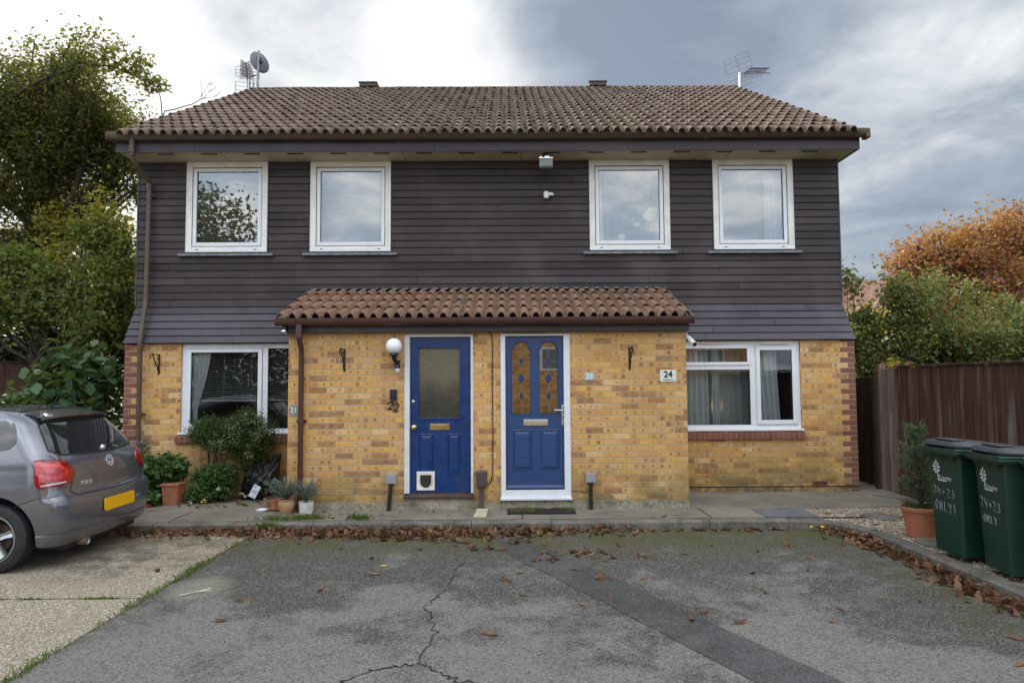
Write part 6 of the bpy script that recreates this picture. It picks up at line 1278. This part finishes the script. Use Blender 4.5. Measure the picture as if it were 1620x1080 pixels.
def wheel(x,s):
    c=(x,s*.735,.302); w=P('wheel',MB().lathe([(.19,-.09),(.225,-.095),(.275,-.092),(.297,-.075),(.302,-.04),(.302,.04),(.297,.075),(.275,.092),(.225,.095),(.19,.09)],c,48,'y',cap=False),M['tyre'],CAR,smooth=40,world=False)
    o=s*1.0; rm_=MB().lathe([(.205,.088*o),(.213,.092*o),(.213,.098*o),(.206,.099*o),(.198,.085*o),(.192,.02*o),(.19,-.09*o)],c,48,'y',cap=False)
    P('rim',rm_,M['alloy'],w,smooth=35,world=False)
    spk=MB()
    for k in range(5):
        a=2*math.pi*k/5+.3
        for da,wd in ((0,.022),):
            ca,sa=math.cos(a+da),math.sin(a+da); pts=[]
            for r,dep,ww in ((.035,.070,.030),(.12,.082,.024),(.20,.086,.034)):
                pts.append((c[0]+r*ca,c[1]+dep*o,c[2]+r*sa,ww))
            L=[(p[0]-sa*p[3],p[1],p[2]+ca*p[3]) for p in pts]; Q=[(p[0]+sa*p[3],p[1],p[2]-ca*p[3]) for p in pts]; Lb=[(p[0],p[1]-.03*o,p[2]) for p in L]; Qb=[(p[0],p[1]-.03*o,p[2]) for p in Q]; md=[(p[0],p[1]-.012*o,p[2]) for p in pts]
            spk.grid([Lb,L,md,Q,Qb])
    spk.lathe([(.05,.03*o),(.05,.075*o),(.04,.086*o),(.001,.088*o)],c,20,'y',cap=False)
    P('spokes',spk,M['alloy'],w,smooth=30,world=False); P('brake_disc',MB().lathe([(.001,.0),(.13,.0),(.13,.01*o),(.001,.01*o)],c,28,'y',cap=False),M['darkwood'],w,world=False); P('hub_cap',MB().lathe([(.03,.088*o),(.028,.093*o),(.001,.094*o)],c,18,'y',cap=False),M['blackpl'],w,smooth=40,world=False); P('wheel_back',MB().lathe([(.001,-.05*o),(.19,-.05*o)],c,24,'y',cap=False),M['seal'],w,world=False)
for x in (0,-2.47):
    for s in (-1,1): wheel(x,s)
# ------------------------------------------------------------------ fallen leaves
def leafmesh(seed):
    r=random.Random(seed); m=MB(); L=r.uniform(.07,.115); W=L*r.uniform(.36,.5); curl=r.uniform(.0,1.4); cup=r.uniform(.0,.5); tw=r.uniform(-.5,.5); rows=[]
    for i in range(6):
        t=i/5; x=(t-.5)*L; w=W*.5*math.sin(math.pi*(t*.92+.04))**.7; zc=curl*L*(t-.5)**2*.9; row=[]
        for j in (-1,-.5,0,.5,1): y=j*w; z=zc+cup*w*abs(j)**1.5+tw*y*(t-.5)*.8; row.append((x,y,z))
        rows.append(row)
    m.grid(rows); m.tube([rows[0][2],(-L*.5-.03,r.uniform(-.01,.01),.004)],.0012,3); me=m.mesh('fallen_leaf',M['litter'],None); me.shade_smooth(); return m,me
LM=[leafmesh(900+i) for i in range(10)]
spots=[]
def add(x,y,z,tilt): spots.append((x,y,z,random.uniform(0,6.28),random.gauss(0,tilt),random.gauss(0,tilt),random.uniform(.75,1.15)))
dens=lambda x: .30+.85*math.exp(-((x+1.15)/1.25)**2)+.25*math.exp(-((x+3.2)/.8)**2)
k=0
while k<1500:
    x=random.uniform(-4.5,1.45)
    if random.random()>dens(x)/1.15*(1 if x<.5 else .45): continue
    d=abs(random.gauss(0,.14+.10*math.exp(-((x+1)/1.2)**2))); y=7.83-d
    if y<7.3: continue
    add(x,y,.004+max(0,.05*(1-d/.34))*random.random(),.45); k+=1
for _ in range(60): add(random.uniform(1.4,3.2),7.80-abs(random.gauss(0,.04)),.004,.3)
k=0
while k<720:
    t=random.random(); y=7.75-t*4.3; xk=3.78 if y<7.3 else 3.78-(y-7.3)*.5
    d=abs(random.gauss(0,.085+.05*math.sin(t*9)**2)); 
    add(xk-.02-d,y,.004+max(0,.05*(1-d/.2))*random.random(),.45); k+=1
for cx,cy,n,s in ((.62,6.78,26,.13),(-.25,6.95,12,.10),(.05,7.25,10,.12),(.33,6.5,8,.06),(.85,6.55,4,.1),(-.55,7.25,10,.15),(1.3,6.6,3,.1),(.75,5.95,3,.05),(.55,6.2,2,.04)):
    for _ in range(n): add(cx+random.gauss(0,s),cy+random.gauss(0,s*.5),.004+random.random()*.02,.3)
for x,y in ((-1.9,5.35),(-1.5,5.6),(-2.3,6.3),(-1.15,6.1),(1.25,5.9),(1.7,6.3),(2.0,5.5),(1.45,5.2),(2.6,6.1),(2.9,6.6),(2.35,6.85),(1.9,7.1),(2.8,7.2),(1.1,7.1),(.2,6.2),(-.15,6.0),(.9,5.6),(1.65,4.75),(1.3,4.8),(2.35,4.7),(3.3,4.6),(3.0,4.2),(3.45,5.8),(3.2,6.3),(3.05,5.3),(-1.75,7.1),(-2.2,7.2),(-.9,6.9),(-1.3,6.75),(.0,5.5),(.55,5.3),(2.05,6.05),(-1.9,4.9),(-.1,4.6),(1.0,6.9),(1.55,6.75),(-3.2,6.3),(-3.4,7.3),(2.45,5.1)): add(x+random.gauss(0,.08),y+random.gauss(0,.08),.005 if x>-2.86 else .014,.2)
for x,y in ((-1.55,8.3),(-1.0,8.45),(-.75,8.25),(-1.3,8.5),(-2.0,8.45),(-.9,8.5),(.1,8.62),(.25,8.64),(.4,8.63),(.55,8.63),(.65,8.64),(1.8,8.1),(-2.3,8.5),(-3.4,9.25),(-3.2,9.15),(-3.55,9.1),(-3.5,9.0),(-3.7,8.95),(-3.9,8.95),(-4.1,8.95),(-3.6,9.2),(-3.8,9.05),(-4.3,8.95),(-3.35,9.0),(-3.75,9.1),(-4.0,9.0),(-4.2,9.05),(3.75,8.25),(4.0,8.0),(4.05,7.6),(3.98,5.7),(4.0,5.3),(4.02,5.5),(-2.1,8.15)): add(x+random.gauss(0,.04),y+random.gauss(0,.03),.096 if x<3.6 else .084,.25)
cam=Vector((0,0,1.68)); spots.sort(key=lambda s:(Vector((s[0],s[1],0))-cam).length/s[6])
seen=[s for s in spots if abs(s[0])/s[1]<.76]; rest=[s for s in spots if s not in seen]
for i,s in enumerate(seen[:300]):
    o=bpy.data.objects.new('fallen_leaf',LM[i%10][1]); COL.objects.link(o); o.location=s[:3]; o.rotation_euler=(s[4],s[5],s[3]); o.scale=(s[6],)*3
    tag(o,'curled brown fallen leaf lying loose on the tarmac or by the kerb','leaf','fallen leaves scattered on the ground')
big=MB()
from mathutils import Euler
for i,s in enumerate(seen[300:]+rest):
    src=LM[i%10][0]; Mx=Matrix.LocRotScale(Vector(s[:3]),Euler((s[4],s[5],s[3])),Vector((s[6],)*3)); c=MB(); c.v=src.v; c.f=src.f; c.m=src.m; c2=MB(); c2.join(src); c2.xf(Mx); big.join(c2)
me=bpy.data.meshes.new('leaf_litter'); me.from_pydata(big.v,[],big.f); me.materials.append(M['litter']); me.shade_smooth(); o=P('leaf_litter',me,None); tag(o,'drift of brown leaves heaped along the kerb',kind='stuff')
# a few yellow leaves and bits
ym=simple('yellow_leaf',(.62,.42,.05),.6,var=.2)
for x,y,z in ((-1.15,6.35,.01),(3.35,7.68,.05),(3.45,7.62,.06)):
    me=LM[3][1].copy(); me.materials.clear(); me.materials.append(ym); o=bpy.data.objects.new('yellow_leaf',me); COL.objects.link(o); o.location=(x,y,z); o.rotation_euler=(.1,.1,x*5); tag(o,'single bright yellow leaf on the dark tarmac' if x<0 else 'yellow leaf among the brown leaves at the right kerb corner','leaf','yellow leaves' if x>0 else None)
tag(P('twig',MB().tube([(-2.62,5.52,.01),(-2.5,5.60,.02),(-2.44,5.68,.018)],.006,5).tube([(-2.5,5.60,.02),(-2.40,5.61,.02)],.004,4),simple('bleached_wood',(.5,.45,.35),.8),None),'pale bleached twig lying where the grass strip meets the driveway joint','twig')
# ------------------------------------------------------------------ sky
W=bpy.data.worlds.new('World'); scn.world=W; W.use_nodes=True
class WT(NT):
    def __init__(s): s.t=W.node_tree; s.t.nodes.clear()
t=WT(); d=t.coord('Generated'); dx,dy,dz=t.sep(d)
SUN_AZ,SUN_EL=R(-32),R(30)   # azimuth from +Y towards -X
sky=t.n('ShaderNodeTexSky',sky_type='NISHITA'); sky.sun_disc=False; sky.sun_elevation=SUN_EL; sky.sun_rotation=SUN_AZ
zz=t.math('ADD',t.math('MAXIMUM',dz,0),.22); cv=t.comb(t.math('DIVIDE',dx,zz),t.math('DIVIDE',dy,zz),t.math('MULTIPLY',dz,1.5))
n1=t.noise(t.mapv(cv,(1,1,1),(SKYX,SKYY,0)) if 'SKYX' in globals() else t.mapv(cv,(1,1,1),(2.3,1.1,0)),1.05,7,.56,.35)
n2=t.noise(t.mapv(cv,(1,1,1),(9,4,2)),2.6,6,.6,.5)
k=t.math('ADD',t.math('ADD',t.math('MULTIPLY',n1,.75),t.math('MULTIPLY',n2,.70)),-.23)
def blob(px,py,sharp,amp):
    global k
    c=CAMR; v=(c[0]*(px-810)/1080+c[1]*(540-py)/1080+c[2]).normalized()
    dp=t.n('ShaderNodeVectorMath',operation='DOT_PRODUCT'); t.put(dp.inputs[0],d); dp.inputs[1].default_value=v
    e=t.math('MULTIPLY',t.math('EXPONENT',t.math('MULTIPLY',t.math('SUBTRACT',dp.outputs['Value'],1),sharp)),amp); k=t.math('ADD',k,e)
p_,y_,r_=0.05891115,0.00483908,-0.00629083
F_=Vector((math.sin(y_)*math.cos(p_),math.cos(y_)*math.cos(p_),math.sin(p_))); R0=Vector((math.cos(y_),-math.sin(y_),0)); U0=R0.cross(F_); Rv=math.cos(r_)*R0+math.sin(r_)*U0; Uv=-math.sin(r_)*R0+math.cos(r_)*U0; CAMR=(Rv,Uv,F_)
blob(700,70,60,.27); blob(30,150,22,.30); blob(230,150,45,.22); blob(560,110,90,.10); blob(430,60,50,-.16); blob(960,70,60,-.17); blob(1180,110,40,-.03); blob(1450,205,45,.26); blob(1600,230,60,.08); blob(1370,370,40,-.22); blob(1560,360,60,-.16); blob(1540,70,40,-.14); blob(860,40,200,-.05)
cl=t.ramp(k,[(.24,(2.5,2.9,3.5)),(.40,(3.9,4.3,4.9)),(.52,(5.6,6.0,6.5)),(.64,(7.9,8.1,8.3)),(.78,(10.2,10.2,10.1))])
fb=t.math('MULTIPLY',t.rmap(dy,.1,-.3),t.rmap(n2,.62,.40)); cl=t.mix(t.math('MULTIPLY',fb,t.rmap(dz,.75,.35,0,.55)),cl,(2.6,3.7,5.4))
blue=t.mix(.35,cl,sky.outputs[0]); cl=t.mix(t.rmap(k,.50,.36,0,.7),cl,blue)
# overcast sky, with added boost overhead and behind the viewer to light the facade
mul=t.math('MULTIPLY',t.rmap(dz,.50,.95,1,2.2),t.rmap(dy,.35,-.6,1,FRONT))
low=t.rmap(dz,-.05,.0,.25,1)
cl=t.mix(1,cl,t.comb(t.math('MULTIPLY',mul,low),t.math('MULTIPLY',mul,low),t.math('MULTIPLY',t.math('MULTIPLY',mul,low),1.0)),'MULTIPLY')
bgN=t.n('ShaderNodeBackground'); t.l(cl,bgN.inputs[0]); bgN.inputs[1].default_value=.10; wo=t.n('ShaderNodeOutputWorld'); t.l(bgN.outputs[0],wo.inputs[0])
sun=bpy.data.lights.new('sun','SUN'); sun.energy=4.5; sun.angle=R(4); sun.color=(1,.93,.82); so=bpy.data.objects.new('sun',sun); COL.objects.link(so)
sd=Vector((math.sin(SUN_AZ)*math.cos(SUN_EL),math.cos(SUN_AZ)*math.cos(SUN_EL),math.sin(SUN_EL))); so.rotation_euler=sd.to_track_quat('Z','Y').to_euler()
# ------------------------------------------------------------------ camera
cd=bpy.data.cameras.new('camera'); cd.sensor_width=36; cd.lens=24; cd.clip_end=2000; cd.clip_start=.05; co=bpy.data.objects.new('camera',cd); COL.objects.link(co)
co.matrix_world=Matrix(((Rv.x,Uv.x,-F_.x,0),(Rv.y,Uv.y,-F_.y,0),(Rv.z,Uv.z,-F_.z,1.68),(0,0,0,1))); scn.camera=co
scn.view_settings.view_transform='Standard'; scn.view_settings.look='None'; scn.view_settings.gamma=1; scn.view_settings.exposure=EXPO
scn.cycles.max_bounces=6; scn.cycles.transparent_max_bounces=12
